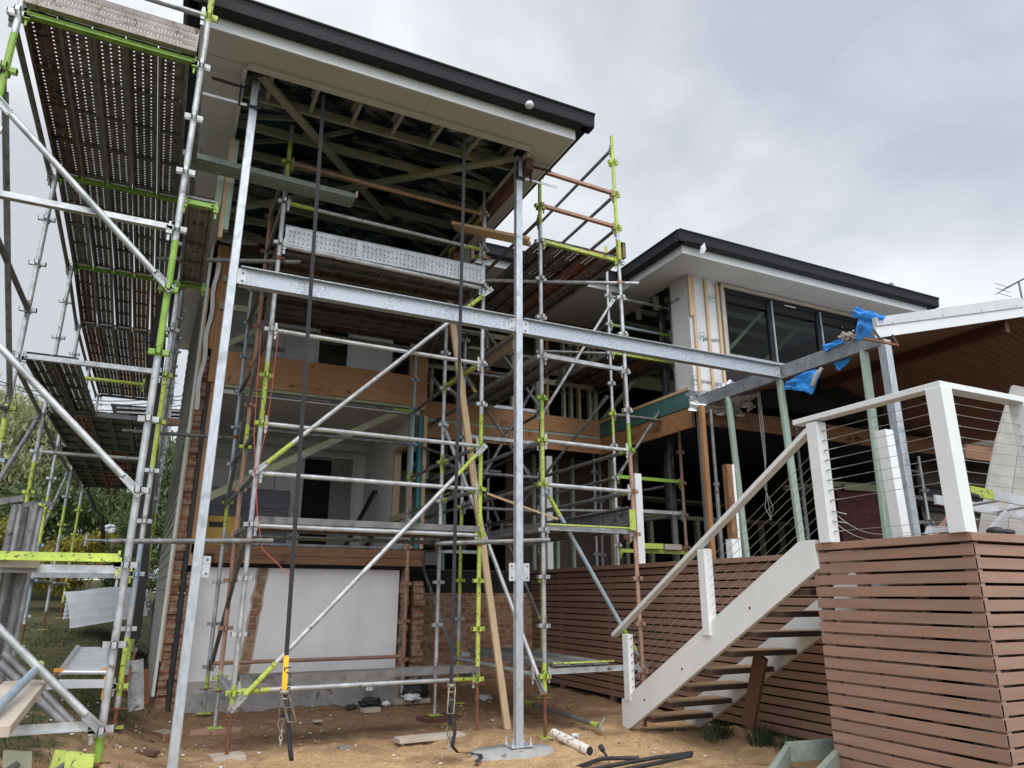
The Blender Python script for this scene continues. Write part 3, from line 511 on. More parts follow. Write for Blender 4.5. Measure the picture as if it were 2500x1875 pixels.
mb = MB(); mb.box((3.20, YH, 4.70), (3.49, YH+.09, 5.55)); part(mb, 'stud', 'lvlz')
for k in range(4): mb = MB(); mb.box((3.24+k*.064, YH-.004, 4.70), (3.243+k*.064, YH-.001, 5.55)); part(mb, 'stud_joint', 'oldwood')
for z, x1 in ((5.72, .95), (5.30, 1.3)): mb = MB(); mb.box((.33, YH-.05, z), (x1, YH-.005, z+.09)); part(mb, 'nogging', 'olive')
mb = MB(); mb.bar((.45, YH-.02, 4.75), (1.25, YH-.02, 5.35), .03, .08, up=(0, 0, 1)); part(mb, 'diagonal_brace', 'olive')
mb = MB(); mb.box((.2, YH, 6.42), (3.4, YH+.09, 6.6)); mb.box((.2, YH, 6.30), (3.4, YH+.05, 6.40)); part(mb, 'lintel', 'oldwood')
mb = MB(); mb.bar(PY(505, 1215, YH-.15), PY(980, 1002, YH+.2), .04, .10); part(mb, 'diagonal_brace', 'olive')
# link between main block and wing
XW, YW, YK = 7.05, 8.2, 10.9
mb = MB(); mb.box((3.66, 9.25, ZS), (XW+.1, YK+.1, ZS+.012)); part(mb, 'soffit', 'soffit')
mb = MB(); mb.box((3.66, 9.23, ZS-.012), (6.45, 9.25, ZS+.125)); part(mb, 'fascia', 'fascia'); gutter((3.7, 9.23, fz), (6.45, 9.23, fz), (0, -1, 0))
mb = MB(); mb.box((3.5, 9.1, fz+.1), (12, 16, fz+.14)); part(mb, 'roof', 'roof')
mb = MB(); mb.box((3.49, YK-.045, 4.18), (XW, YK, 4.47)); mb.box((3.49, YK-.035, 3.86), (XW, YK+.01, 4.13)); part(mb, 'floor_beam', 'lvl')
mb = MB(); mb.box((3.49, YK-.03, 4.133), (XW, YK+.02, 4.177)); part(mb, 'timber_packer', 'treated')
xs = [3.75, 4.2, 4.75, 5.25, 5.4, 5.75, 5.95, 6.3, 6.45, 6.62, 6.85]
for i, x in enumerate(xs): mb = MB(); mb.box((x-.022, YK-.02, 4.47), (x+.022, YK+.07, 6.1)); part(mb, 'stud', ('olive', 'lvlz', 'olive', 'olive', 'pine')[i % 5])
mb = MB(); mb.box((3.5, YK-.04, 5.05), (6.9, YK-.021, 5.14)); mb.box((3.5, YK-.04, 5.75), (5.2, YK-.021, 5.84)); mb.box((4.3, YK-.02, 5.5), (6.2, YK+.07, 5.55)); part(mb, 'nogging', 'olive')
mb = MB(); mb.box((3.5, YK-.03, 6.1), (XW, YK+.06, 6.3)); part(mb, 'lintel', 'oldwood')
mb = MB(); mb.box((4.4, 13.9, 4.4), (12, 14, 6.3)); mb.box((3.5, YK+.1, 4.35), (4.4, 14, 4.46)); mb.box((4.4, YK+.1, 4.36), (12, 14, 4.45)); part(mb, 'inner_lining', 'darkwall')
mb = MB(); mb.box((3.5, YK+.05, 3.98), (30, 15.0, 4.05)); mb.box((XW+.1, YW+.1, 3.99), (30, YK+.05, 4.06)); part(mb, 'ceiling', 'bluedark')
# dark ply wall at the back of the covered area, light studs on it
mb = MB(); mb.box((5.7, YK+1.2, 1.8), (8.3, YK+1.24, 3.98)); part(mb, 'ply_wall', 'ply')
for x in (4.1, 4.45, 6.25, 6.75, 7.1): mb = MB(); mb.box((x-.03, YK+1.1, 1.8), (x+.03, YK+1.19, 3.98)); part(mb, 'stud', 'treated')
for x, mk in ((7.25, 'olive'), (7.75, 'olive')): mb = MB(); mb.box((x-.05, YK-.1, 1.8), (x+.05, YK, 3.98)); part(mb, 'stud', mk)
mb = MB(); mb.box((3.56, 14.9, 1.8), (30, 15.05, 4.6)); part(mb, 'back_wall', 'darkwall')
for i in range(8): x = 8.6+i*.62; mb = MB(); mb.box((x-.045, 12.4, 1.8), (x+.045, 12.5, 2.95)); part(mb, 'stud', 'olive')
mb = MB(); mb.box((8.3, 12.38, 2.95), (13.5, 12.52, 3.03)); part(mb, 'half_wall_plate', 'olive')
for i in range(5): y = 13+i*.3; mb = MB(); mb.bar((8.4, y, 3.5+.03*i), (13, y+.6, 3.5+.03*i), .06, .04); part(mb, 'ceiling_batten', 'olive')
# wing: left side beams, dark upper interior, wrapped corner, window
mb = MB(); mb.box((XW-.03, YW+.1, 4.16), (XW+.02, YK, 4.42)); part(mb, 'floor_beam', 'bluegreen')
mb = MB(); mb.box((XW-.04, YW+.12, 4.425), (XW+.04, YK, 4.47)); part(mb, 'bottom_plate', 'pinex')
mb = MB(); mb.box((XW-.02, YW+.1, 3.84), (XW+.03, YK, 4.15)); part(mb, 'floor_beam', 'lvl')
text('SMARTFRAME', .15, 'stamp', 'beam_stamp', H, (XW-.0215, YW+1.75, 3.93), (0, -1, 0), (0, 0, 1), .0002)
mb = MB(); mb.box((XW+.1, YW-.02, 3.86), (16, YW+.03, 4.14)); part(mb, 'floor_beam', 'lvlshade')
mb = MB(); mb.box((XW+.1, YW+.15, 4.36), (11.3, YK+.1, 4.44)); part(mb, 'floor', 'darkwall')
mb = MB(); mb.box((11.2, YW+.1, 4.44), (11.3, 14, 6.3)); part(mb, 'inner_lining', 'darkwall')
for i in range(5): y = YW+.9+i*.5; mb = MB(); mb.box((XW-.0, y-.02, 4.47), (XW+.09, y+.02, 6.28)) if i in (2, 4) else mb.box((XW+.0, y-.02, 6.05), (XW+.09, y+.02, 6.28)); part(mb, 'stud', 'olive')
for i in range(8): y = YW+.4+i*.62; mb = MB(); mb.bar((XW, y, 6.33), (11.2, y, 6.33), .04, .09); mb.bar((XW+.6+.3*i, y, 6.38), (XW+1.6+.3*i, y, 7.0), .04, .07); part(mb, 'roof_truss', 'truss')
mb = MB(); mb.bar((9.0, YW+2.2, 4.5), (10.5, YW+1.0, 6.3), .06, .08); part(mb, 'diagonal_brace', 'olive')
mb = MB(); mb.bar((7.3, YW+3.2, 4.5), (8.5, YW+2.2, 6.3), .06, .08); part(mb, 'diagonal_brace', 'olive')
mb = MB(); mb.bar((8.1, YW+1.0, 5.0), (9.3, YW+.6, 6.35), .06, .06); part(mb, 'diagonal_brace', 'olive')
mb = MB(); mb.box((XW-.02, YW, 4.30), (7.66, YW+.03, ZS)); mb.box((XW-.02, YW+.03, 4.30), (XW+.0, YW+.42, ZS)); wr = part(mb, 'wrap', 'wrap')
mb = MB(); mb.box((XW+.66, YW-.005, ZS-.3), (11.1, YW+.09, ZS)); mb.box((10.95, YW, 4.44), (11.25, YW+.09, ZS)); mb.box((7.66, YW, 4.30), (10.95, YW+.09, 4.98)); part(mb, 'window_surround', 'darkwall')
for (x, z0, z1) in ((XW+.07, 4.28, ZS-.02), (XW+.335, 4.34, ZS-.03), (XW+.575, 4.36, ZS-.05)):
    mb = MB(); mb.box((x-.025, YW-.035, z0), (x+.025, YW-.001, z1)); part(mb, 'batten', 'pine')
mb = MB(); mb.box((XW-.03, YW-.05, 5.6), (XW+.03, YW-.02, ZS-.02)); part(mb, 'batten', 'pine')
for (s_, sz, x, z) in (('JamesHardie', .105, XW+.22, 5.24), ('JamesHardie', .105, XW+.08, 4.52), ('HardieWrap Weather Barrier', .05, XW+.13, 5.02), ('HardieWrap Weather', .045, XW+.10, 4.38)): text(s_, sz, 'ink', 'printed_lettering', H, (x, YW-.0012, z), (1, 0, 0), (0, 0, 1), .0003)
text('JamesHardie', .1, 'ink', 'printed_lettering', H, (XW-.0212, YW+.7, 5.95), (0, -1, 0), (0, 0, 1), .0003)
for (x, z) in ((XW+.21, 5.29), (XW+.47, 6.0), (XW+.01, 4.55)):
    mb = MB(); arc_ring(mb, (x, YW-.0012, z), (1, 0, 0), (0, 0, 1), .075, .008); part(mb, 'printed_circle', 'inkgreen'); text('JH', .085, 'inkgreen', 'printed_letters', H, (x-.052, YW-.0012, z-.028), (1, 0, 0), (0, 0, 1), .0003)
# bunched torn wrap at the foot of the corner
def crumple(x0, x1, y, z0, z1, dep, seed, n=22):
    mb = MB(); vs = []
    for j in range(n+1):
        for i in range(n+1):
            u, v = i/n, j/n; q = Vector((u*5+seed, v*4, seed)); x = x0+(x1-x0)*u+.06*noise.noise(q*1.3); z = z0+(z1-z0)*v+.05*noise.noise(q*1.7+Vector((3, 3, 3)))
            vs.append((x, y+dep*noise.noise(q*1.1)-dep*.5*(1-v), z))
    return mb.add(vs, [(j*(n+1)+i, j*(n+1)+i+1, (j+1)*(n+1)+i+1, (j+1)*(n+1)+i) for j in range(n) for i in range(n)], 0, True)
part(crumple(XW-.22, XW+.75, YW-.06, 4.02, 4.34, .16, 2.), 'torn_wrap', 'wrapfoil')
part(crumple(XW+.35, XW+1.0, YW-.12, 4.16, 4.55, .18, 7.), 'torn_wrap', 'wrapfoil')
# window
WX0, WX1, WZ0, WZ1 = 7.76, 10.9, 5.06, 6.17
wf = MB(); wf.box((WX0-.07, YW-.05, WZ1+.06), (WX1, YW-.004, WZ1+.11)); wf.box((WX0-.08, YW-.05, WZ0-.10), (WX0-.02, YW-.004, WZ1+.06)); wf.box((WX0-.08, YW-.06, WZ0-.16), (9.6, YW-.004, WZ0-.10)); win = part(wf, 'window', 'sandy')
mb = MB(); t = .035
mb.box((WX0, YW-.03, WZ0-.02), (WX1, YW+.03, WZ0+t)); mb.box((WX0, YW-.03, WZ1-t), (WX1, YW+.03, WZ1+.02)); mb.box((WX0-.02, YW-.03, WZ0), (WX0+t, YW+.03, WZ1))
for x in (8.73, 9.87, WX1): mb.box((x-.045, YW-.03, WZ0), (x+.03, YW+.03, WZ1))
mb.build('window_frame', 'gutter', win)
mb = MB()
for x in (WX0-.01, 8.79, 9.93): mb.box((x-.022, YW-.045, WZ0), (x+.012, YW-.031, WZ1))
mb.box((WX0, YW-.045, WZ0-.02), (9.9, YW-.031, WZ0+.015)); mb.build('window_trim', 'beamold', win)
for x0, x1 in ((WX0+t, 8.685), (8.76, 9.825), (9.90, WX1-.045)):
    mb = MB(); mb.box((x0, YW-.003, WZ0+t), (x1, YW+.003, WZ1-t)); mb.build('pane', 'glass', win)
mb = MB(); mb.box((9.1, YW-.034, WZ1-.03), (9.35, YW-.031, WZ1-.012)); mb.build('label_sticker', 'fascia', win)
# wing eaves
WF = YW-.6; WXR = 12.0
mb = MB(); mb.box((6.47, WF, ZS), (WXR, YW+.02, ZS+.012)); mb.box((6.47, YW+.02, ZS), (XW, 9.26, ZS+.012)); part(mb, 'soffit', 'soffit')
mb = MB()
for x in (8.9, 10.6): mb = MB(); mb.box((x, WF, ZS-.0025), (x+.004, YW, ZS-.0005)); part(mb, 'soffit_joint', 'joint')
mb = MB(); mb.box((6.45, WF-.02, ZS-.012), (WXR, WF, ZS+.125)); mb.box((6.45, WF, ZS-.012), (6.47, 9.24, ZS+.125)); mb.box((WXR, WF-.02, ZS-.012), (WXR+.02, 12, ZS+.125)); part(mb, 'fascia', 'fascia')
gutter((6.30, WF-.02, fz), (WXR+.17, WF-.02, fz), (0, -1, 0)); gutter((6.45, WF-.15, fz), (6.45, 9.35, fz), (-1, 0, 0)); gutter((WXR+.02, WF-.15, fz), (WXR+.02, 13, fz), (1, 0, 0))
mb = MB(); mb.add([(6.35, WF-.1, fz+.11), (WXR+.1, WF-.1, fz+.11), (WXR+.1, 14, fz+.11), (6.35, 14, fz+.11), (8.6, 10, fz+.6), (9.9, 10.5, fz+.6)], [(0, 1, 5, 4), (1, 2, 5), (2, 3, 4, 5), (3, 0, 4)]); part(mb, 'roof', 'roof')
# brick and board walls seen under the patio roof
mb = MB(); mb.box((11.5, 9.6, 1.8), (13.45, 9.8, 3.35)); part(mb, 'brick_wall', 'brickdark')
for k in range(4): y = 9.55+k*.35; mb = MB(); mb.bar((11.2, y, 3.42+.02*k), (13.6, y+.2, 3.50+.02*k), .05, .10); part(mb, 'pergola_rafter', 'olive')
mb = MB(); mb.bar((11.6, 9.5, 3.38), (13.5, 9.5, 3.42), .04, .12); part(mb, 'pergola_beam', 'olive')
for k in range(20): z = 1.8+k*.17; mb = MB(); mb.prism([(13.45, 9.3, z), (13.45, 9.27, z), (13.45, 9.295, z+.18), (13.45, 9.3, z+.18)], (14, 0, 0)); part(mb, 'wall_board', 'brownwb')
mb = MB(); mb.box((13.5, 9.2, 3.0), (18, 9.26, 3.05)); mb.box((13.5, 9.2, 3.45), (18, 9.26, 3.50)); mb.box((14.6, 9.2, 3.05), (14.66, 9.26, 3.45)); wn = part(mb, 'window', 'gutter')
mb = MB(); mb.box((13.5, 9.23, 3.05), (18, 9.25, 3.45)); mb.build('pane', 'glassdark', wn)
mb = MB(); mb.box((3.2, 6.42, 6.29), (3.21, 6.43, 6.299))
# soffit light on the front fascia
mb = MB(); mb.tube((2.95, YF-.20, ZS+.125), (2.95, YF-.20, ZS+.105), .035, 20); mb.ball((2.95, YF-.20, ZS+.095), .047, 0, 16, .8); part(mb, 'eave_lamp', 'fascia')
mb = MB(); mb.tube((.8, 11.4, 4.05), (.8, 11.4, 4.10), .05, 16); part(mb, 'smoke_alarm', 'fascia')
# ------------------------------------------------------------------ scaffold kit
def plank_mesh(name, mk, Ln=2.38, wd=.225, holes=True):
    mb = MB(); nxh, nyh = int(round(Ln/.0496)), 3; x0 = .03; cw = (Ln-.06)/nxh; y0 = -wd/2+.018; ch = (wd-.036)/nyh; zt = .062
    if holes:
        for i in range(nxh):
            for j in range(nyh):
                cx = x0+(i+.5)*cw; cy = y0+(j+.5)*ch; hx, hy = cw/2, ch/2; r = .0074
                o = [(hx, 0), (hx, hy), (0, hy), (-hx, hy), (-hx, 0), (-hx, -hy), (0, -hy), (hx, -hy)]
                q = [(r*math.cos(math.pi*k/4), r*math.sin(math.pi*k/4)) for k in range(8)]
                vs = [(cx+a, cy+b, zt) for a, b in o]+[(cx+a, cy+b, zt-.004) for a, b in q]
                mb.add(vs, [(k, (k+1) % 8, 8+(k+1) % 8, 8+k) for k in range(8)])
        for (a, b, c, d) in ((0, x0, -wd/2, wd/2), (Ln-.03, Ln, -wd/2, wd/2), (x0, Ln-.03, -wd/2, y0), (x0, Ln-.03, wd/2-.018, wd/2)): mb.add([(a, c, zt), (b, c, zt), (b, d, zt), (a, d, zt)], [(0, 1, 2, 3)])
    else: mb.box((0, -wd/2+.003, zt-.003), (Ln, wd/2-.003, zt))
    for s in (-1, 1):
        mb.box((0, s*wd/2, 0), (Ln, s*(wd/2-.003), zt+.002)); mb.box((0, s*(wd/2-.003), 0), (Ln, s*(wd/2-.024), .003)); mb.box((0, s*(wd/2-.021), .003), (Ln, s*(wd/2-.024), .014))
    for x in (.01, Ln*.27, Ln*.5, Ln*.73, Ln-.035): mb.box((x, -wd/2+.003, .03), (x+.025, wd/2-.003, .055))
    o = mb.build(name, mk, None, loc=(0, 0, 0)); me = o.data; bpy.data.objects.remove(o); return me
PL = {k: plank_mesh('deck_plank', k) for k in ('plank', 'plankrust', 'plankred', 'planknew', 'dust')}
PL['plywood'] = plank_mesh('deck_plank', 'plywood'); PL['solid'] = plank_mesh('deck_plank', 'plank', holes=False)
def plank(par, x, y, z, ang, kind='plank', name='deck_plank', rot=None, tl=True):
    o = bpy.data.objects.new(name, PL[kind]); col.objects.link(o); o.parent = par; o.location = Vector((x, y, z))-ORG[par.name]; o.rotation_euler = rot or (0, 0, ang)
    ORG[o.name] = Vector((x, y, z)); return o
MATS = ['galv', 'lime', 'pink', 'blue', 'green', 'galvdark']
def standard(par, X, Y, z0, z1, nodes, bands=(), base=0, lean=0, jack=None, gz=None, plate='lime'):
    """upright; bands: (za, zb, matindex); nodes are the heights of the bracket cups"""
    mb = MB(); cuts = sorted(set([z0, z1]+[c for b in bands for c in b[:2] if z0 < c < z1]))
    def mi(z):
        for a, b, m in bands:
            if a <= z < b: return m
        return base
    for a, b in zip(cuts, cuts[1:]): mb.tube((X+lean*(a-z0), Y, a), (X+lean*(b-z0), Y, b), .0242, 14, mi((a+b)/2), cap=False)
    mb.tube((X+lean*(z1-z0), Y, z1-.001), (X+lean*(z1-z0), Y, z1+.001), .0242, 14, mi(z1-.01))
    for z in nodes:
        if not z0 < z < z1: continue
        x = X+lean*(z-z0); m = mi(z)
        for dx, dy in ((1, 0), (-1, 0), (0, 1), (0, -1)):
            if dx: mb.box((x+dx*.022, Y-.020, z-.018), (x+dx*.074, Y-.014, z+.022), m); mb.box((x+dx*.022, Y+.014, z-.018), (x+dx*.074, Y+.020, z+.022), m); mb.box((x+dx*.068, Y-.020, z-.018), (x+dx*.074, Y+.020, z+.022), m)
            else: mb.box((x-.020, Y+dy*.022, z-.018), (x-.014, Y+dy*.074, z+.022), m); mb.box((x+.014, Y+dy*.022, z-.018), (x+.020, Y+dy*.074, z+.022), m); mb.box((x-.020, Y+dy*.068, z-.018), (x+.020, Y+dy*.074, z+.022), m)
            if dy == -1: mb.prism([(x-.012, Y-.024, z+.028), (x+.012, Y-.024, z+.028), (x, Y-.03, z+.060)], (0, -.012, 0), m)
    # spigot joints
    zz = z0+2.0
    while zz < z1-.3: mb.tube((X+lean*(zz-z0), Y, zz-.004), (X+lean*(zz-z0), Y, zz+.004), .0256, 14, mi(zz)); zz += 2.0
    o = mb.build('standard', MATS, par)
    if gz is not None:
        jb = MB(); jb.tube((X, Y, gz+.01), (X, Y, z0), .0165, 12)
        k = gz+.03
        while k < z0: jb.tube((X, Y, k), (X, Y, k+.005), .019, 10, cap=False); k += .012
        jb.build('screw_jack', 'rust' if jack != 'grey' else 'galv', o)
        nb = MB(); nb.tube((X, Y, z0-.02), (X, Y, z0), .028, 8); nb.box((X-.075, Y-.009, z0-.015), (X+.075, Y+.009, z0-.007)); nb.build('jack_nut', 'rust', o)
        pb = MB(); pb.box((X-.075, Y-.075, gz), (X+.075, Y+.075, gz+.007)); pb.build('base_plate', plate, o)
    return o
def ledger(par, p, q, mk='galv', bands=(), r=.0242, ends=True, name='ledger', head='galv', drop=0):
    """tube with wedge heads; bands: (u0, u1, matindex) along its length"""
    p = Vector(p); q = Vector(q); d = (q-p).normalized(); b0 = MATS.index(mk); mb = MB()
    a = p+d*.035; c = q-d*.035; ln = (c-a).length; cuts = sorted(set([0, 1]+[u for b in bands for u in b[:2]]))
    for u, v in zip(cuts, cuts[1:]):
        m = b0
        for s, e, mm in bands:
            if s <= (u+v)/2 < e: m = mm
        mb.tube(a+(c-a)*u, a+(c-a)*v, r, 14, m, cap=False)
    if ends:
        for e, s in ((a, 1), (c, -1)):
            w1 = e+d*s*.012
            mb.box((w1.x-.016, w1.y-.016, w1.z-.045), (w1.x+.016, w1.y+.016, w1.z+.045), b0); mb.box((w1.x-.012, w1.y-.004, w1.z-.095), (w1.x+.012, w1.y+.004, w1.z+.085), b0)
    else: mb.tube(a, a+d*.002, r, 14, b0); mb.tube(c-d*.002, c, r, 14, b0)
    return mb.build(name, MATS, par)
def transom(par, p, q, mi=0, name='transom', flip=1):
    p = Vector(p); q = Vector(q); d = (q-p).normalized(); s = d.cross(Vector((0, 0, 1))).normalized()*flip; mb = MB(); a = p+d*.05; c = q-d*.05
    z = Vector((0, 0, 1))
    mb.prism([a-s*.026, a+s*.026, a+s*.026+z*.006, a-s*.026+z*.006], c-a, mi)
    mb.prism([a-s*.003+z*.006, a+s*.003+z*.006, a+s*.003+z*.055, a-s*.003+z*.055], c-a, mi)
    for e, k in ((p, 1), (q, -1)):
        w1 = e+d*k*.052; mb.box((w1.x-.02, w1.y-.02, w1.z-.03), (w1.x+.02, w1.y+.02, w1.z+.03), mi); mb.box((w1.x-.008, w1.y-.008, w1.z-.085), (w1.x+.008, w1.y+.008, w1.z+.075), mi)
    return mb.build(name, MATS, par)
def brace(par, p, q, bands=(), mk='galv', r=.0242, name='brace'):
    p = Vector(p); q = Vector(q); d = (q-p).normalized(); b0 = MATS.index(mk); mb = MB(); s = d.cross(Vector((0, 0, 1))).normalized()
    if s.y > 0: s = -s
    a = p+d*.14; c = q-d*.14; cuts = sorted(set([0, 1]+[u for b in bands for u in b[:2]]))
    for u, v in zip(cuts, cuts[1:]):
        m = b0
        for x, e, mm in bands:
            if x <= (u+v)/2 < e: m = mm
        mb.tube(a+(c-a)*u, a+(c-a)*v, r, 14, m, cap=False)
    up = s.cross(d).normalized()
    for e, f in ((p, a), (q, c)):
        t = (f-e).normalized(); e2 = e-t*.035; o = s*.0
        mb.prism([e2-up*.028-s*.006, e2+up*.028-s*.006, f+up*.024-s*.006, f-up*.024-s*.006], s*.012, b0)
        mb.prism([e2+up*.022+s*.006, e2+up*.028+s*.006, f+up*.024+s*.024, f+up*.018+s*.024], s*.016, b0); mb.prism([e2-up*.028+s*.006, e2-up*.022+s*.006, f-up*.018+s*.024, f-up*.024+s*.024], s*.016, b0)
        mb.tube(e+s*.006, e+s*.017, .014, 6, b0); mb.tube(e+s*.017, e+s*.024, .008, 8, b0)
    return mb.build(name, MATS, par)
def coupler(mb, p, ax=(0, 0, 1)):
    p = Vector(p); a = Vector(ax); mb.tube(p-a*.022, p+a*.022, .033, 12); mb.box((p.x+.03, p.y-.02, p.z-.012), (p.x+.062, p.y+.005, p.z+.012)); mb.tube((p.x+.045, p.y-.05, p.z), (p.x+.045, p.y+.03, p.z), .008, 6)
def nodes(a, n=16, s=.5): return [a+s*k for k in range(n)]
R8 = random.Random(3)
# ---- side scaffold along the left wall
LS = thing('scaffold_run', (-.8, 5.54, .3), 'tall grey scaffold run with perforated steel decks climbing along the left side wall', 'scaffold')
LY = [5.54, 7.96, 10.38, 12.8, 15.2, 17.6]; LXI = [-.19, -.175, -.18, -.19, -.19, -.19]; LXO = [-1.46, -1.47, -1.53, -1.63, -1.65, -1.65]
LN = nodes(.08, 15)
bandi = [[(.3, .55, 4), (3.05, 3.98, 4), (3.65, 3.98, 1), (6.02, 7.2, 1)], [(.5, 1.0, 1), (2.6, 3.6, 1), (1.3, 1.9, 3)], [(.6, 1.2, 1)], [(1.2, 2.6, 1)], [(.8, 2.9, 1)], [(.8, 2.9, 1)]]
bando = [[(4.6, 5.4, 4)], [(2.75, 3.25, 1), (1.8, 2.6, 3)], [(1.5, 2.95, 1)], [(2.1, 2.8, 1), (1.1, 2.1, 3)], [(2.4, 2.9, 1)], [(1.2, 3.2, 1)]]
ztop = [6.95, 6.9, 6.5, 6.4, 6.3, 6.3]
for i, y in enumerate(LY):
    gz = ground_z(LXI[i], y)+.03; zi = gz+(.05 if i else .10)
    standard(LS, LXI[i], y, zi+.12, ztop[i], LN, bandi[i], gz=gz)
    gz = ground_z(LXO[i], y)+.01; standard(LS, LXO[i], y, gz+.3, ztop[i] if i < 1 else (6.1 if i < 2 else 5.95), LN, bando[i], gz=gz)
ZT = 5.60
for i, y in enumerate(LY):
    transom(LS, (LXO[i], y, 5.58), (LXI[i], y, 5.58), 4 if i < 3 else 5, flip=-1)
    if i >= 1: transom(LS, (LXO[i], y, 3.58), (LXI[i], y, 3.58), 0 if i == 1 else 5)
transom(LS, (LXO[0], LY[0], 4.06), (LXI[0], LY[0], 4.06), 0); transom(LS, (LXO[0], LY[0], .58), (LXI[0], LY[0], .58), 0, flip=-1); transom(LS, (LXO[1], LY[1], .58), (LXI[1], LY[1], .58), 0)
transom(LS, (LXO[0], LY[0], 1.60), (LXI[0], LY[0], 1.60), 1, flip=-1); transom(LS, (LXO[0], LY[0]+.22, 1.53), (LXI[0], LY[0]+.22, 1.53), 0, flip=-1); transom(LS, (LXO[1], LY[1], 1.58), (LXI[1], LY[1], 1.58), 1, flip=-1); transom(LS, (LXO[2], LY[2], 1.58), (LXI[2], LY[2], 1.58), 0, flip=-1)
mb = MB(); mb.bar((-.80, 5.58, 1.58), (-1.15, 7.9, 1.60), .22, .045); mb.build('timber_deck_board', 'sandy', LS)
ledger(LS, (LXO[0], LY[0], 6.08), (LXI[0], LY[0], 6.08)); ledger(LS, (LXO[0], LY[0], 6.58), (LXI[0], LY[0], 6.58))
ledger(LS, (LXO[2], LY[2], 4.08), (LXI[2]-.25, LY[2], 4.08), 'lime'); ledger(LS, (LXO[2]+.0, LY[2], 3.08), (LXI[2], LY[2], 3.08))
plank(LS, LXO[0]+.03, LY[0]-.0, 5.77, 0, 'dust', 'toe_board', rot=(math.radians(90), 0, 0)).scale = (.50, 1, 1)
kinds = ['plankrust', 'plank', 'plank', 'plank', 'plank', 'plank', 'plank', 'plank', 'plank', 'plank', 'plankrust', 'plank', 'plank', 'plywood', 'plywood', 'plankred', 'plank', 'plank', 'plywood', 'plank', 'plank', 'plank', 'plankred', 'plank', 'plywood']
for i in range(5):
    for j in range(5):
        x = LXO[i]+.115+j*.235; a = math.atan2(LXO[i+1]-LXO[i], 2.42)*(1-j/5)
        plank(LS, x, LY[i]+.02, ZT+.01, math.pi/2-a, kinds[i*5+j])
    ledger(LS, (LXO[i]-.05, LY[i], 5.58), (LXO[i+1]-.05, LY[i+1], 5.58), 'galvdark'); ledger(LS, (LXI[i], LY[i], 5.58), (LXI[i+1], LY[i+1], 5.58), 'galvdark')
    for z in (6.08, 6.58): ledger(LS, (LXO[i], LY[i], z), (LXO[i+1], LY[i+1], z), 'galvdark')
lower = {1: (('plank', 0), ('plank', 1)), 2: (('solid', 0), ('plankred', 1), ('solid', 2), ('solid', 3), ('plank', 4)), 3: (('solid', 0), ('solid', 1), ('solid', 2), ('plankred', 3), ('solid', 4)), 4: (('solid', 0), ('solid', 1), ('plankred', 2), ('solid', 3), ('solid', 4))}
for i, l in lower.items():
    for k, j in l: plank(LS, LXO[i]+.115+j*.235+(.03 if i == 1 else 0), LY[i]+.02, 3.60, math.pi/2, k)
for i in range(1, 5):
    ledger(LS, (LXO[i]-.05, LY[i], 3.58), (LXO[i+1]-.05, LY[i+1], 3.58), 'galvdark')
    if i > 1: ledger(LS, (LXO[i], LY[i], 1.58), (LXO[i+1], LY[i+1], 1.58), 'galvdark')
ledger(LS, (LXO[0], LY[0], 2.58), (LXO[1], LY[1], 3.08), 'galvdark'); ledger(LS, (LXO[0], LY[0], 4.08), (LXO[1], LY[1], 4.08), 'galvdark')
for z in (1.58, 1.08): ledger(LS, (LXI[3]-.9, LY[3], z+.6), (LXI[3]+.2, LY[3], z+.6), 'galv')
# hop-up brackets with two boards next to the wall
for k in range(2):
    plank(LS, -.19+.13, 6.0+0, 4.58+.01, math.pi/2, 'plank').scale = (.78, 1, 1) if k == 0 else (.78, 1, 1)
    break
for y in (6.02, 7.86): transom(LS, (-.23, y, 4.56), (.12, y, 4.56), 4)
# near braces
yf = LY[0]-.045
for k in range(3):
    z = PY((410, 340, 248)[k], (702, 1200, 1783)[k], yf).z; brace(LS, (-1.46, yf, z+1.22), (-.19, yf, z+.0), mk='galv')
brace(LS, (-1.46, LY[1]+.05, 3.1), (-1.46, LY[0], 5.05), mk='galvdark')
for i in (1, 3): brace(LS, (LXO[i]-.05, LY[i], 2.1), (LXO[i+1]-.05, LY[i+1], 3.5), mk='galvdark')
# ---- front scaffold
FX = [.75, 3.19]; FYR = [7.42, 8.71, 10.02]
FS = thing('scaffold_bay', (2, 7.42, 0), 'front scaffold between the two tall steel columns, with an upper and a middle steel deck', 'scaffold')
FN = nodes(.04, 15)
standard(FS, .755, 7.37, .42, 6.52, FN, [(.42, .6, 1), (3.04-.05, 3.68, 1), (5.75, 6.3, 1)], gz=.03, plate='sandy')
standard(FS, 3.19, 7.46, .50, 6.45, FN, [(.5, 3.42, 1)], lean=0, gz=.02, plate='pink')
standard(FS, .745, 8.71, .42, 6.3, FN, [(.42, .62, 1), (2.95, 3.3, 1), (.62, 2.95, 2), (3.3, 6.3, 2)], gz=.05, jack='grey')
standard(FS, 3.16, 8.66, .40, 5.95, FN, [(2.9, 3.15, 1), (5.62, 5.8, 1)], gz=.03, jack='grey')
standard(FS, .715, 10.03, .30, 5.55, FN, [(.3, .45, 1), (2.2, 2.75, 1), (2.75, 5.4, 3)], gz=.02, jack='grey')
standard(FS, 3.19, 10.05, .12, 5.5, FN, [(.4, 2.25, 2), (2.45, 2.9, 2), (2.9, 3.15, 1), (3.15, 5.0, 3)], gz=.02, jack='grey')
yl = 7.42
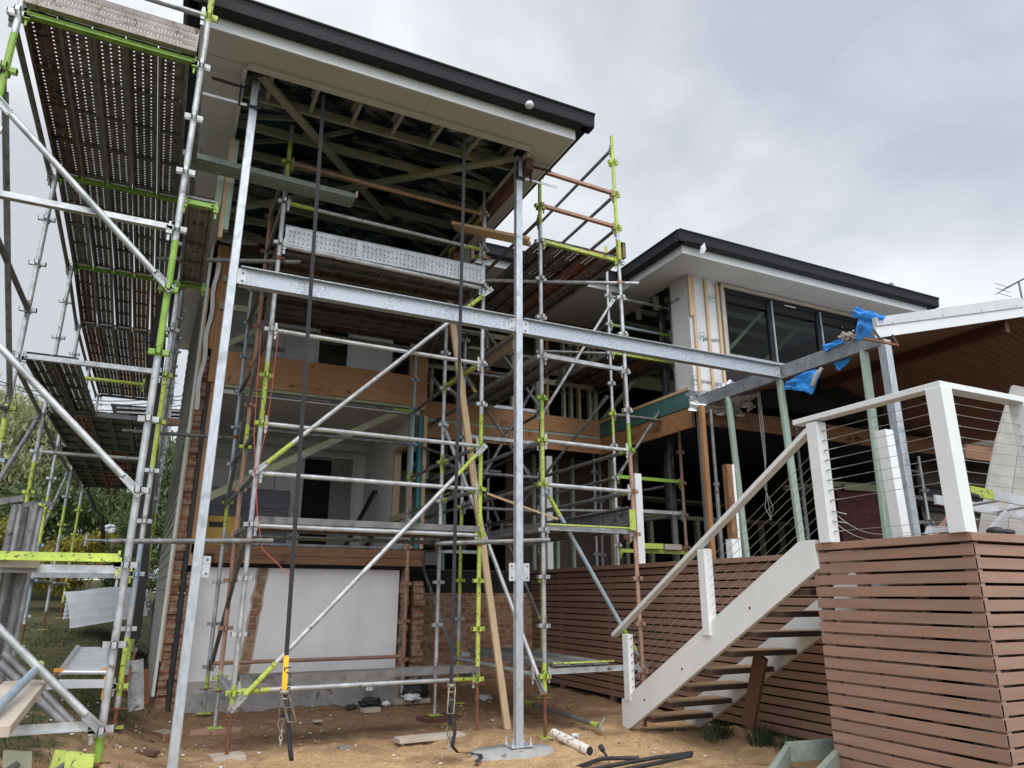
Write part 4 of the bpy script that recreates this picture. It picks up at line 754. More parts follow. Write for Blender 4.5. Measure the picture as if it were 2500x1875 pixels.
for z, mk, bd in ((6.04, 'pink', ()), (5.54, 'galv', ((0, .13, 1), (.91, 1, 1))), (5.02, 'galv', ()), (4.04, 'galv', ()), (3.04, 'galv', ()), (2.54, 'galv', ()), (2.03, 'galv', ()), (.55, 'galv', ((0, .12, 1), (.9, 1, 1)))):
    ledger(FS, (.755, 7.37, z), (3.19, 7.46, z), mk, bd, r=.0242 if z != 5.02 else .028)
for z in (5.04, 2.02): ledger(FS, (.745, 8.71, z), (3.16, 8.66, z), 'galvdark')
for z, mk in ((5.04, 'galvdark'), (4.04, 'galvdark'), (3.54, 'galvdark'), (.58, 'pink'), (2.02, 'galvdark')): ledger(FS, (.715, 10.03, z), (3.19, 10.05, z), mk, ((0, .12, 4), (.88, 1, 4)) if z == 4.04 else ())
for z in (6.04, 5.54, 3.04, 2.54): ledger(FS, (.755, 7.37, z), (.745, 8.71, z), 'galvdark'); ledger(FS, (3.19, 7.46, z), (3.16, 8.66, z), 'galvdark', ((0, .2, 1), (.8, 1, 1)))
for z in (5.04, 4.04, 2.02, .54):
    transom(FS, (.755, 7.37, z), (.745, 8.71, z), 0 if z < 1 else 5); transom(FS, (3.19, 7.46, z), (3.16, 8.66, z), 1 if z == 4.04 else 5)
for z in (5.04, 4.04, 3.04, 2.54): transom(FS, (.745, 8.71, z), (.715, 10.03, z), 5) if z in (5.04,) else ledger(FS, (.745, 8.71, z), (.715, 10.03, z), 'galvdark'); ledger(FS, (3.16, 8.66, z), (3.19, 10.05, z), 'galvdark')
kk = ['plank', 'plank', 'plankrust', 'plank', 'plank']
for j in range(5): plank(FS, .80, 7.52+j*.235, 5.065, 0, kk[j]); plank(FS, .80, 8.84+j*.235, 5.065, 0, ['plank', 'plankrust', 'plank', 'plank', 'plankrust'][j]); plank(FS, .80, 7.54+j*.235, 2.065, 0, 'plankrust' if j == 3 else 'plank')
plank(FS, .80, 7.45, 5.16, 0, 'planknew', 'toe_board', rot=(math.radians(90), 0, 0))
for x in (1.42, 2.02, 2.62): pass
mb = MB(); mb.box((.80, 7.385, 5.275), (3.16, 7.45, 5.281)); mb.box((.80, 7.385, 5.05), (3.16, 7.40, 5.054))
for x in (1.62, 2.42): mb.box((x-.025, 7.382, 5.055), (x+.025, 7.388, 5.265)); mb.box((x-.012, 7.376, 5.075), (x+.012, 7.383, 5.245))
mb.build('toe_board_rim', 'planknew', FS)
for y in (7.50,): plank(FS, .80, y, .61, 0, 'plank')
plank(FS, .80, 7.80, .58, 0, 'plank')
yb_ = 7.34
brace(FS, (.74, yb_, 2.54), (3.25, yb_+.04, 4.98), ((.0, .10, 1), (.91, 1, 1))); brace(FS, (.76, yb_, .42), (3.20, yb_+.05, 3.02), ((0, .11, 1), (.9, 1, 1)))
brace(FS, (.74, 7.5, 4.5), (.70, 10.03, 2.5), mk='galvdark'); brace(FS, (.74, 7.46, 2.0), (.73, 9.9, .55), mk='galvdark')
brace(FS, (3.17, 8.68, 3.55), (3.75, 7.03, .45), mk='galv')
# ---- right-hand scaffold tower beside the centre column
RS = thing('scaffold_tower', (4.4, 7.03, 0), 'tall scaffold tower just right of the centre steel column, rising above the roof edge', 'scaffold')
RN = nodes(.08, 16)
standard(RS, 3.765, 7.03, .42, 6.72, RN, [(.42, .72, 1), (2.55, 3.42, 1), (2.95, 3.42, 1), (5.82, 6.72, 1), (3.42, 3.6, 4)], gz=.0)
standard(RS, 5.04, 7.08, .42, 7.5, RN, [(.42, 3.08, 2), (3.08, 3.42, 4), (6.0, 7.5, 1)], gz=.0, lean=-.016)
standard(RS, 3.76, 9.45, .30, 5.2, RN, [(1.4, 2.6, 1), (.3, .8, 1)], gz=.03)
standard(RS, 5.03, 9.45, .30, 6.1, RN, [(.3, 2.1, 1)], gz=.03)
standard(RS, 3.765, 11.9, .5, 5.0, RN, [(1.6, 2.6, 1)], gz=.3); standard(RS, 5.2, 11.8, .5, 6.4, RN, [(1.6, 2.4, 1)], gz=.3)
def rx(z): return 5.04-.016*(z-.42)
for z, mi in ((6.08, 2), (5.58, 1), (4.08, 0)): transom(RS, (3.765, 7.03, z), (rx(z), 7.08, z), mi if mi != 2 else 2, flip=-1)
transom(RS, (3.765, 7.03, 6.58), (rx(6.58), 7.08, 6.58), 2, flip=-1)
transom(RS, (3.765, 7.03, 2.08), (5.0, 7.08, 2.08), 0, flip=-1); transom(RS, (3.765, 7.03, .60), (5.03, 7.08, .60), 0)
ledger(RS, (3.765, 7.03, 3.08), (5.0, 7.08, 3.08)); ledger(RS, (3.765, 7.03, 2.58), (5.0, 7.08, 2.58))
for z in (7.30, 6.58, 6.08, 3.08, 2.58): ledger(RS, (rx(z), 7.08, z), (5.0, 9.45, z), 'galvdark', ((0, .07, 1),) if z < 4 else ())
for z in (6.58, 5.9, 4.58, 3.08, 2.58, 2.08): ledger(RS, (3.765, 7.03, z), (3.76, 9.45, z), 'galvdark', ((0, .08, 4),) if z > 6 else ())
ledger(RS, (3.66, 7.05, .60), (3.66, 9.45, .60), 'galv')
for z in (5.58, 4.08, 2.08, .60): transom(RS, (3.76, 9.45, z), (5.03, 9.45, z), 0)
for z in (4.58, 2.08): transom(RS, (3.76, 11.9, z), (5.2, 11.8, z), 0)
kr = ['plank', 'plank', 'plankrust', 'plankred', 'plank']
for j in range(5):
    x = 3.765+.13+j*.24
    plank(RS, x, 7.06, 5.61, math.pi/2, kr[j]); plank(RS, x, 7.06, 2.11, math.pi/2, 'plank'); plank(RS, x, 9.47, 4.61, math.pi/2, kr[(j+2) % 5])
for j in (0, 1): plank(RS, 3.9+j*.24, 7.06, 4.11, math.pi/2, 'plank')
for j in (1, 2, 3): plank(RS, 3.80+j*.24, 7.15, .63, math.pi/2, 'plank')
plank(RS, 3.90, 9.47, 2.11, math.pi/2, 'plank'); plank(RS, 4.2, 9.47, 2.11, math.pi/2, 'plank')
plank(RS, 5.03, 7.1, 5.80, math.pi/2, 'plywood', 'toe_board', rot=(math.radians(90), 0, math.pi/2)); plank(RS, 4.96, 7.13, 2.30, math.pi/2, 'plank', 'toe_board', rot=(math.radians(90), 0, math.pi/2))
for a_, b_ in (((4.90, 7.0, 2.12), (4.98, 7.015, 2.36)), ((3.82, 6.99, 2.135), (4.90, 7.02, 2.15)), ((4.92, 7.02, 5.60), (4.96, 7.07, 5.88)), ((3.85, 6.99, .70), (4.6, 7.01, .715))): mb = MB(); mb.box(a_, b_); mb.build('plank_end_clamp', 'lime', RS)
brace(RS, (3.80, 7.13, 2.62), (5.10, 7.13, .62), ((.02, .14, 1), (.84, .97, 1)), 'blue')
brace(RS, (5.0, 9.4, 4.0), (6.15, 9.0, 6.0)); brace(RS, (3.85, 9.5, 2.6), (5.0, 9.5, 4.6), ((0, .1, 1),), 'galvdark')
for z in (4.08, 3.08, 2.58): ledger(RS, (3.76, 9.45, z), (3.765, 11.9, z), 'galvdark', ((0, .1, 1),) if z == 2.58 else ())
for z in (4.08, 3.58, 3.08, 2.58): ledger(RS, (5.03, 9.45, z), (5.2, 11.8, z), 'galvdark', ((.85, 1, 1),) if z == 3.08 else ())
for z in (4.58, 3.08, 2.58): ledger(RS, (3.76, 9.45, z), (5.03, 9.45, z), 'galvdark')
transom(RS, (3.765, 11.9, 3.08), (5.2, 11.8, 3.08), 1); transom(RS, (3.76, 9.45, 3.58), (5.03, 9.45, 3.58), 0)
transom(RS, (3.16, 8.66, 4.08), (3.76, 9.45, 4.08), 0); ledger(RS, (3.16, 8.70, 3.08), (3.76, 9.45, 3.08), 'galvdark')
brace(RS, (3.78, 11.85, 2.1), (5.15, 11.8, 4.0), ((0, .1, 1),), 'galvdark'); brace(RS, (5.1, 9.5, .9), (5.2, 11.7, 3.0), mk='galvdark'); brace(RS, (3.72, 9.5, .6), (3.75, 11.85, 2.5), ((.8, 1, 1),), 'galvdark')
brace(RS, (5.15, 11.7, 2.2), (6.10, 9.2, 4.4), ((0, .1, 1),), 'galvdark'); brace(RS, (5.05, 9.4, 4.1), (3.8, 9.4, 5.6), mk='galvdark')
for j in (0, 1, 2): plank(RS, 3.80+j*.24, 9.50, 3.10, math.pi/2, 'plank')
for z in (5.6, 5.1): ledger(RS, (3.16, 8.66, z-.06), (3.76, 11.85, z-.06), 'galvdark')
for z in (5.08, 3.58): ledger(RS, (3.765, 11.9, z), (5.2, 11.8, z), 'galvdark', ((0, .12, 1),) if z < 4 else ())
for j in (0, 1, 2): plank(RS, 3.35+j*.24, 9.3, 5.10, math.pi/2, 'plank')
brace(RS, (3.20, 8.75, 4.0), (3.80, 11.8, 5.5), mk='galvdark'); brace(RS, (4.9, 9.55, 3.1), (3.85, 9.55, 4.5), ((.8, 1, 1),), 'galvdark'); brace(RS, (3.80, 7.12, 3.2), (4.98, 9.3, 4.5), mk='galvdark')
ledger(RS, (3.20, 10.05, 3.54), (5.2, 11.8, 3.58), 'galvdark'); ledger(RS, (5.2, 11.8, 4.08), (6.12, 11.5, 4.1), 'galvdark', ((0, .1, 1),)); ledger(RS, (5.2, 11.8, 2.6), (7.4, 11.5, 2.6), 'galvdark')
# ---- scaffold in front of the wing
KS = thing('scaffold_bay', (6.8, 9.06, 1.8), 'scaffold bay on the deck before the dark open corner below the long window', 'scaffold')
KN = nodes(.10, 15)
standard(KS, 6.10, 9.06, 1.35, 7.0, KN, [(1.35, 1.75, 1), (3.75, 4.2, 1), (6.6, 7.0, 1)]); standard(KS, 7.37, 9.05, 1.85, 6.85, KN, [(1.9, 3.86, 2), (3.86, 4.4, 1), (6.3, 6.75, 1)])
standard(KS, 7.15, 11.3, 1.8, 7.2, KN, [(6.6, 7.2, 1), (4.0, 4.3, 1)]); standard(KS, 7.4, 11.5, 1.8, 4.3, KN, [(3.9, 4.3, 1)]); standard(KS, 6.12, 11.5, 1.8, 6.2, KN)
for z, mk, bd in ((6.1, 'galv', ()), (5.6, 'blue', ((0, .12, 4), (.78, 1, 4)))): ledger(KS, (6.10, 9.06, z), (7.37, 9.05, z), mk, bd)
for z, m in ((5.1, 1), (3.1, 4), (2.6, 0), (2.0, 1)): transom(KS, (6.10, 9.06, z), (7.37+(.3 if m == 1 and z > 5 else 0), 9.05, z), m, flip=-1)
for z in (5.6, 5.1, 3.1, 2.6): ledger(KS, (6.10, 9.06, z), (6.12, 11.5, z), 'galvdark'); ledger(KS, (7.37, 9.05, z), (7.15, 11.3, z), 'galvdark')
transom(KS, (6.12, 11.5, 5.1), (7.4, 11.5, 5.1), 0); brace(KS, (6.15, 9.1, 3.1), (7.3, 9.1, 4.6), mk='galvdark'); ledger(KS, (6.10, 9.06, 4.1), (7.37, 9.05, 4.1), 'galvdark'); ledger(KS, (5.03, 9.45, 5.1), (6.10, 9.06, 5.1), 'galvdark'); ledger(KS, (5.03, 9.45, 2.6), (6.10, 9.06, 2.6), 'galvdark')
for j in range(5): plank(KS, 6.10+.13+j*.24, 9.1, 5.13, math.pi/2, ['plank', 'plankrust', 'plank', 'plankred', 'plank'][j])
# ---- tie tubes (each can be unbolted on its own)
def tie(p, q, label, mk='galvdark', cp=()):
    mb = MB(); mb.tube(p, q, .0242, 14); d = (Vector(q)-Vector(p)).normalized()
    mb2 = MB(); mb2.tube(Vector(p)-d*.0008, Vector(p), .0195, 14); mb2.tube(q, Vector(q)+d*.0008, .0195, 14)
    o = mb.build('tie_tube', mk); o['label'] = label; o['category'] = 'scaffold tube'; mb2.build('tube_mouth', 'ink', o)
    if cp:
        for c in cp: m2 = MB(); coupler(m2, c); m2.build('coupler', 'rust' if mk != 'galv' else 'pink', o)
tie((-.41, 7.90, 4.84), (.98, 7.32, 4.84), 'dark tube clamped level across the left steel column at deck height', cp=((-.175, 7.96, 4.86), (.755, 7.37, 4.86)))
tie((-.62, 10.1, 3.38), (.74, 10.1, 3.41), 'brown tube crossing the brick edge at the middle room ceiling', cp=((.715, 10.03, 3.41),))
tie((-.41, 7.32, 1.84), (.965, 7.30, 1.89), 'open ended mottled tube crossing the left steel column below the middle deck', 'galvdark', cp=((.755, 7.35, 1.89),))
tie((2.70, 7.52, 1.93), (3.82, 6.97, 1.97), 'short grey tube joining the lime upright to the tower across the centre column', 'galvdark', cp=((3.19, 7.46, 1.94), (3.765, 7.03, 1.97)))
tie((2.3, 8.6, 5.45), (5.19, 6.98, 5.29), 'long grey tube passing behind the centre column under the tower top deck', 'galv', cp=((3.19, 7.42, 5.42), (4.96, 7.08, 5.30)))
# ---- small things on and round the scaffold
def lab(o, label, cat, group=None):
    o['label'] = label; o['category'] = cat
    if group: o['group'] = group
    return o
mb = MB(); mb.bar((-.30, 7.22, 5.68), (1.47, 7.22, 5.64), .18, .04); mb.bar((-.30, 7.115, 5.70), (1.47, 7.115, 5.66), .03, .06); g_ = mb.build('timber_board', 'edging'); lab(g_, 'pale green treated boards lying behind the left steel column top', 'timber board')
mb = MB(); mb.bar((1.474, 7.13, 5.695), (1.50, 7.13, 5.694), .036, .071); mb.build('cut_end', 'pine', g_)
mb = MB(); mb.bar(PY(1108, 552, 7.6), PY(1292, 590, 7.0), .20, .04); mb.bar(PY(1110, 545, 7.5), PY(1293, 583, 6.9), .035, .035); lab(mb.build('timber_board', 'pinex'), 'laminated pine board lying across the ledgers behind the centre column', 'timber board')
mb = MB(); mb.box((4.05, 8.4, 4.66), (4.09, 9.9, 4.9)); lab(mb.build('timber_board', 'pine'), 'wide clean pine board standing on edge above the long beam', 'timber board')
p0, p1 = PY(1112, 792, 7.9), PY(1233, 1797, 7.9); p1.z = .02
mb = MB(); mb.bar((2.95, 7.98, 5.0), (3.62, 7.62, .0), .045, .075, up=(1, 0, 0)); lab(mb.build('timber_prop', 'pine', bevel=.002), 'long leaning pine prop standing on the sand left of the centre column', 'timber prop')
mb = MB(); mb.bar(PY(1190, 1205, 8.0), PY(1362, 1268, 7.5), .08, .025); lab(mb.build('timber_lath', 'pinex'), 'thin pine lath sloping down to the tower middle deck', 'timber lath')
BP = thing('bracket_pile', (6.6, 9.05, 2.06), 'heap of lime green brackets on the low transom beside the rusty upright', 'scaffold brackets')
for k in range(5): mb = MB(); mb.bar((6.25+.03*k, 9.0, 2.13+.05*k), (6.60-.05*k, 9.15, 2.36+.03*k), .05, .008); mb.build('bracket', 'lime', BP)
mb = MB(); mb.bar((6.22, 9.0, 2.18), (6.36, 9.05, 2.48), .12, .01, up=(0, 1, 0)); mb.build('brown_plate', 'oldwood', BP)
mb = MB(); mb.box((6.45, 8.95, 2.06), (6.85, 9.15, 2.14)); mb.build('bracket_bundle', 'lime', BP)
mb = MB(); mb.box((6.90, 8.97, 2.06), (7.22, 9.15, 2.14)); lab(mb.build('board_offcut', 'sandy'), 'short speckled board offcut beside the lime green brackets', 'board')
mb = MB(); mb.box((1.78, 7.55, 5.13), (1.98, 7.75, 5.22)); lab(mb.build('timber_block', 'pinex'), 'small pine block on the upper front deck', 'timber block')
# pink string lines
for pts, lb in (([PY(637, 812, 7.33), PY(620, 1060, 7.33), PY(628, 1250, 7.3), PY(640, 1340, 7.3), PY(722, 1420, 7.3)], 'pink string hanging from the left front upright to the wall'), ([PY(680, 805, 7.3), PY(664, 950, 7.3), PY(648, 1060, 7.3), PY(622, 1160, 7.28)], 'pink string looped between the lime sleeve and brace end')):
    mb = MB(); mb.path(pts, .0035, 5); lab(mb.build('string_line', 'string'), lb, 'string')
# bar clamps at the column tops
def bar_clamp(x, z, y, label, sx):
    c = thing('bar_clamp', (x, y, z), label, 'clamp'); mb = MB(); mb.bar((x, y, z), (x+sx*.42, y, z), .006, .028); mb.bar((x, y, z+.01), (x+sx*.42, y, z+.01), .010, .005); mb.build('clamp_bar', 'alu', c)
    mb = MB(); mb.bar((x+sx*.07, y, z-.02), (x+sx*.07, y, z+.21), .02, .035); mb.bar((x+sx*.0, y, z+.19), (x+sx*.12, y, z+.19), .014, .018); mb.build('sliding_jaw', 'navy', c)
    mb = MB(); mb.tube((x+sx*.12, y, z+.19), (x+sx*.34, y, z+.195), .017, 10); mb.build('handle', 'black', c)
    mb = MB(); mb.bar((x-sx*.10, y, z-.02), (x-sx*.10, y, z+.20), .02, .03); mb.bar((x-sx*.11, y, z), (x, y, z), .01, .028); mb.build('fixed_jaw', 'navy', c)
bar_clamp(.22, 5.98, 6.45, 'blue bar clamp gripping the top of the left steel column', -1); bar_clamp(3.26, 6.0, 6.44, 'silver bar clamp gripping the top of the centre steel column', 1)
# ------------------------------------------------------------------ deck with slatted screens
DX, DXB, DYN, DYF, DZ = 4.80, 5.85, 3.0, 4.32, 1.80
DK = thing('deck', (5.85, 6, 0), 'raised deck clad with brown horizontal slats, behind and right of the stairs', 'deck')
def slats(parent, p, q, z_list, th=.02, h=.071):
    p = Vector(p); q = Vector(q); d = (q-p).normalized(); n = Vector((d.y, -d.x, 0))
    for k, z in enumerate(z_list):
        mb = MB(); e = random.uniform(-.002, .002)
        a = [p+Vector((0, 0, z+e)), q+Vector((0, 0, z-e)), q+Vector((0, 0, z+h-e)), p+Vector((0, 0, z+h+e))]; mb.prism(a, n*-th); mb.build('slat', 'slat', parent, bevel=.002)
zl = [1.655-.0883*k for k in range(19)]
slats(DK, (DX, DYF, 0), (DX, DYN, 0), zl+[1.655-.0883*19, 1.655-.0883*20]); slats(DK, (DX+.001, DYN-.0, 0), (9.2, DYN, 0), zl+[1.655-.0883*19, 1.655-.0883*20]); slats(DK, (DXB, 12.9, 0), (DXB, DYF-.1, 0), zl)
mb = MB(); mb.box((DX-.02, DYN-.02, DZ-.055), (DX+.10, DYF+.02, DZ)); mb.box((DX+.10, DYN-.02, DZ-.055), (9.2, DYN+.10, DZ)); mb.box((DXB-.03, DYF+.02, DZ-.055), (DXB+.08, 12.9, DZ)); mb.build('edge_board', 'slat', DK, bevel=.003)
mb = MB(); mb.box((DX+.10, DYN+.10, DZ-.03), (9.2, DYF+.02, DZ-.002)); mb.box((DXB+.08, DYF+.02, DZ-.03), (16, 12.9, DZ-.002)); mb.box((3.6, 11.62, DZ-.03), (16, 15, DZ-.004)); mb.build('deck_boards', 'oldwood', DK)
for (x, y) in ((DX+.045, 3.05), (DX+.045, 3.9), (DX+.045, 4.26), (5.6, 3.06), (5.9, 4.2), (6.6, 3.06), (5.9, 5.2), (5.9, 6.3), (5.9, 7.6), (5.9, 9), (5.9, 10.4), (5.9, 11.8), (7.2, 4.3), (7.2, 6.5)):
    mb = MB(); mb.box((x-.022 if x < 5 else x-.03, y-.045, -.1), (x+.022 if x < 5 else x+.03, y+.045, DZ-.06)); mb.build('screen_post', 'slat', DK)
mb = MB(); mb.box((DX+.3, DYN+.3, 1.55), (8.5, DYN+.36, 1.75)); mb.box((DX+.3, DYF-.3, 1.55), (8.5, DYF-.24, 1.75)); mb.build('bearer', 'oldwood', DK)
mb = MB(); mb.box((6.3, 5.0, -.2), (6.4, 12.9, 1.7)); mb.build('under_deck_backing', 'darkwall', DK)
mb = MB(); mb.box((6.9, DYF+.2, -.2), (9.5, DYF+.3, 1.2)); mb.build('retaining_wall', 'sandy', DK)
mb = MB(); mb.box((6.4, 8.0, -.2), (16, 8.1, 1.76)); mb.box((9.0, 3.1, -.2), (9.1, 8.0, 1.76)); mb.build('under_deck_backing', 'darkwall', DK)  # added dark panels that block the sky behind the slats
# stairs
ST = thing('staircase', (5.2, 6.9, 0), 'open white timber staircase with dark treads and cut foot rising to the deck', 'staircase')
def stringer(x, yb, zb, yt, ztt, foot=True):
    # side profile in y,z
    prof = [(7.13, .0), (7.00, .02), (4.26, 1.60), (4.26, 1.83), (4.42, 1.83), (7.05, .32), (7.13, .30)]
    mb = MB(); mb.prism([(x-.025, y+yb, z+zb) for y, z in prof], (.05, 0, 0)); return mb.build('stringer', 'white', ST, bevel=.003)
stringer(DX+.0, 0, 0, 0, 0); stringer(5.65, .0, -.10, 0, 0)
mb = MB()
for k in range(9):
    y = 6.78-.318*k; z = .17+.182*k
    t = MB(); t.box((DX+.027, y-.14, z-.045), (5.62, y+.13, z)); tr = t.build('tread', 'tread', ST, bevel=.003)
    t = MB(); t.box((DX+.03, y-.135, z+.001), (5.615, y+.125, z+.005)); t.build('tread_surface', 'treadtop', tr)
for y, z in ((5.05, 1.29), (6.05, .70), (6.7, .34)): mb = MB(); mb.tube((DX-.032, y, z), (DX-.025, y, z), .011, 8); mb.build('bolt_head', 'rust', ST)
# balustrade of stairs and deck
BL = thing('balustrade', (4.8, 4.2, 1.8), 'white timber balustrade with stainless wires along the stairs and deck edge', 'balustrade')
def post(x, y, z0, z1, a=.055, mk='white', name='post', parent=BL, cut=None):
    mb = MB(); mb.box((x-a, y-a, z0), (x+a, y+a, z1)); return mb.build(name, mk, parent, bevel=.004)
P1Y, P2Y = 4.14, 3.055
mb = MB(); mb.prism([(4.765, 7.06, .30), (4.835, 7.06, .30), (4.835, 7.06, .98), (4.765, 7.06, .98)], (0, -.11, 0)); mb.build('post', 'white', BL, bevel=.004)
post(4.80, 5.63, 1.03, 1.83, .05); post(4.81, P1Y, 1.80, 2.78, .055); post(4.81, P2Y, 1.80, 2.80, .06); post(5.77, P2Y, 1.80, 2.80, .055)
mb = MB(); mb.bar((4.80, 7.26, .955), (4.80, 4.20, 2.725), .085, .042); mb.build('handrail', 'white', BL, bevel=.004)
mb = MB(); mb.box((4.755, P2Y-.055, 2.795), (4.865, 4.33, 2.84)); mb.build('handrail', 'white', BL, bevel=.004)
mb = MB(); mb.box((4.868, P2Y-.055, 2.795), (6.9, P2Y+.055, 2.84)); mb.build('handrail', 'white', BL, bevel=.004)
def wire(p, q, fit=True, r=.0022, sag=0):
    mb = MB(); p = Vector(p); q = Vector(q); d = (q-p).normalized()
    if sag:
        pts = [p+(q-p)*t-Vector((0, 0, sag*math.sin(math.pi*t)*(1-t)*1.5)) for t in [i/12 for i in range(13)]]; mb.path(pts, r, 6)
    else: mb.tube(p, q, r, 6, cap=False)
    if fit: mb.tube(p, p+d*.12, .0042, 8); mb.tube(p-d*.0, p+d*.03, .0075, 6); mb.tube(q-d*.05, q, .0042, 8)
    mb.build('wire', 'wire', BL)
for k in range(11):
    z = 2.70-.0815*k
    if k in (8, 9): wire((4.81, P1Y-.06, z), (4.98, P1Y-.75, 1.815), sag=.12); continue
    wire((4.81, P1Y-.058, z), (4.81, P2Y+.06, z+.02 if k < 8 else z+.0))
    wire((4.87, P2Y, z+.01), (5.715, P2Y, z+.01)) if k != 9 else None
for k in range(8):
    z = .93-.083*k; wire((4.80, 6.95, z-.0), (4.80, 5.68, z+.733), fit=True); wire((4.80, 5.58, z+.79), (4.80, 4.19, z+1.60), fit=False)
# ------------------------------------------------------------------ patio roof
PR = thing('patio_roof', (8.5, 5, 4.2), 'pale grey gabled patio roof with a dark board ceiling at the right', 'patio roof')
def pz(x): return 4.16+(min(x, 9.9)-6.93)*.262-(max(0, x-9.9))*.262
mb = MB(); mb.prism([(6.93, 4.98, pz(6.93)), (9.9, 4.98, pz(9.9)), (9.9, 4.98, pz(9.9)+.135), (6.93, 4.98, pz(6.93)+.135)], (0, .03, 0)); mb.build('barge_board', 'fascia', PR)
mb = MB(); mb.prism([(6.93, 4.965, pz(6.93)+.138), (9.93, 4.965, pz(9.9)+.138), (9.93, 4.965, pz(9.9)+.25), (9.9, 4.965, pz(9.9)+.27), (6.93, 4.965, pz(6.93)+.24)], (0, .05, 0)); mb.build('barge_flashing', 'sheet', PR)
mb = MB()
for x in (7.2, 8.15, 8.95, 9.75): mb.tube((x, 4.962, pz(x)+.155), (x, 4.966, pz(x)+.155), .008, 8)
mb.build('screw_head', 'galvdark', PR)
mb = MB(); mb.prism([(9.9, 4.98, pz(9.9)), (13.2, 4.98, pz(13.2)), (13.2, 4.98, pz(13.2)+.25), (9.9, 4.98, pz(9.9)+.25)], (0, .03, 0)); mb.build('barge_board', 'fascia', PR)
mb = MB(); mb.prism([(7.14, 5.02, pz(7.14)+.05), (9.9, 5.02, pz(9.9)+.05), (13.2, 5.02, pz(13.2)+.05), (13.2, 5.02, pz(13.2)+.08), (9.9, 5.02, pz(9.9)+.08), (7.14, 5.02, pz(7.14)+.08)], (0, 2.6, 0)); mb.build('roof_sheet', 'sheet', PR)
xs_ = [7.35+i*.0 for i in range(1)]
R9 = random.Random(5)
for s in range(48):   # ceiling boards run with the slope's length; each board slightly different in height
    y0 = 5.02+s*.088
    if y0 > 9.2: break
    for (a, b) in ((7.13, 9.9), (9.9, 13.2)):
        e = R9.uniform(-.003, .003); mb = MB(); mb.prism([(a, y0+.003, pz(a)+.01+e), (b, y0+.003, pz(b)+.01+e), (b, y0+.003, pz(b)+.03+e), (a, y0+.003, pz(a)+.03+e)], (0, .082, 0)); mb.build('ceiling_board', 'ceilwood', PR)
mb = MB(); mb.bar((9.7, 5.1, pz(9.7)-.08), (9.7, 8.1, pz(9.7)-.08), .09, .16); mb.build('ridge_beam', 'oldwood', PR)
mb = MB(); mb.tube((8.95, 6.3, pz(8.95)-.004), (8.95, 6.3, pz(8.95)+.01), .055, 20); dl = mb.build('downlight', 'alu', PR); mb = MB(); mb.tube((8.95, 6.3, pz(8.95)-.008), (8.95, 6.3, pz(8.95)-.003), .035, 16); mb.build('lens', 'fascia', dl)
mb = MB(); mb.bar((7.05, 5.06, 4.20), (8.4, 5.9, 4.50), .09, .04); mb.build('edge_beam', 'pinex', PR)
g0 = PY(2108, 826, 4.9); g1 = PY(2193, 843, 4.8)
mb = MB(); mb.bar(g0, g1, .02, .025); gb = lab(mb.build('gutter_bracket', 'rust'), 'rusty old bracket strap hanging under the patio roof corner', 'bracket')
mb = MB(); mb.bar(g0+(g1-g0)*.55, g0+(g1-g0)*.5+Vector((-.05, .03, .14)), .012, .02); mb.bar(g1, g1+Vector((-.03, .03, .13)), .012, .02); mb.build('strap', 'black', gb)
# posts standing on the deck
def dpost(name, x, y, x1, y1, z0, z1, wd, mk, label, cat, group=None, deep=None):
    mb = MB(); mb.bar((x, y, z0), (x1, y1, z1), wd, deep or wd, up=(0, 1, 0)); return lab(mb.build(name, mk, bevel=.002), label, cat, group)
dpost('treated_post', 7.05, 7.43, 7.05, 7.52, 1.8, 4.11, .08, 'treated', 'green treated prop nearest the wing corner, under the cross beam', 'timber post', deep=.045)
dpost('treated_post', 7.05, 6.48, 7.05, 6.55, 1.8, 4.11, .09, 'treated', 'wide green treated prop under the middle of the cross beam', 'timber post', deep=.045)
dpost('treated_post', 7.07, 5.32, 7.07, 5.28, 1.8, 4.11, .10, 'treated', 'green treated prop beside the front steel post of the cross beam', 'timber post', deep=.045)
dpost('old_post', 6.40, 4.66, 6.38, 4.67, 1.8, 2.98, .115, 'white', 'short sawn-off white post beside the front steel post', 'post')
rp = dpost('old_post', 6.14, 6.62, 6.14, 6.62, 1.8, 2.92, .035, 'white', 'split white post with its rotten brown core showing', 'post', deep=.11)
mb = MB(); n = 10; vs = []
for i in range(n+1):
    z = 2.02+i*.09
    vs += [(6.05+.012*noise.noise(Vector((i*1.7, 0, 0))), 6.58, z), (6.12, 6.57+.02*noise.noise(Vector((i*2., 1, 0))), z), (6.12, 6.66, z), (6.05+.012*noise.noise(Vector((i*1.3, 4, 0))), 6.66, z)]
mb.add(vs, [(4*i+j, 4*i+(j+1) % 4, 4*i+4+(j+1) % 4, 4*i+4+j) for i in range(n) for j in range(4)]+[(0, 1, 2, 3), (4*n+3, 4*n+2, 4*n+1, 4*n)]); mb.build('rotten_core', 'rotten', rp)
mb = MB(); mb.box((6.02, 6.57, 1.8), (6.118, 6.67, 2.03)); mb.build('post_foot', 'white', rp)
dpost('old_post', 5.98, 8.35, 5.98, 8.35, 1.8, 3.05, .11, 'white', 'white double post behind the tall rusty upright', 'post')
dpost('old_post', 6.0, 11.0, 6.0, 11.0, 1.8, 3.75, .11, 'white', 'white post standing farther back between grey tower tubes', 'post')
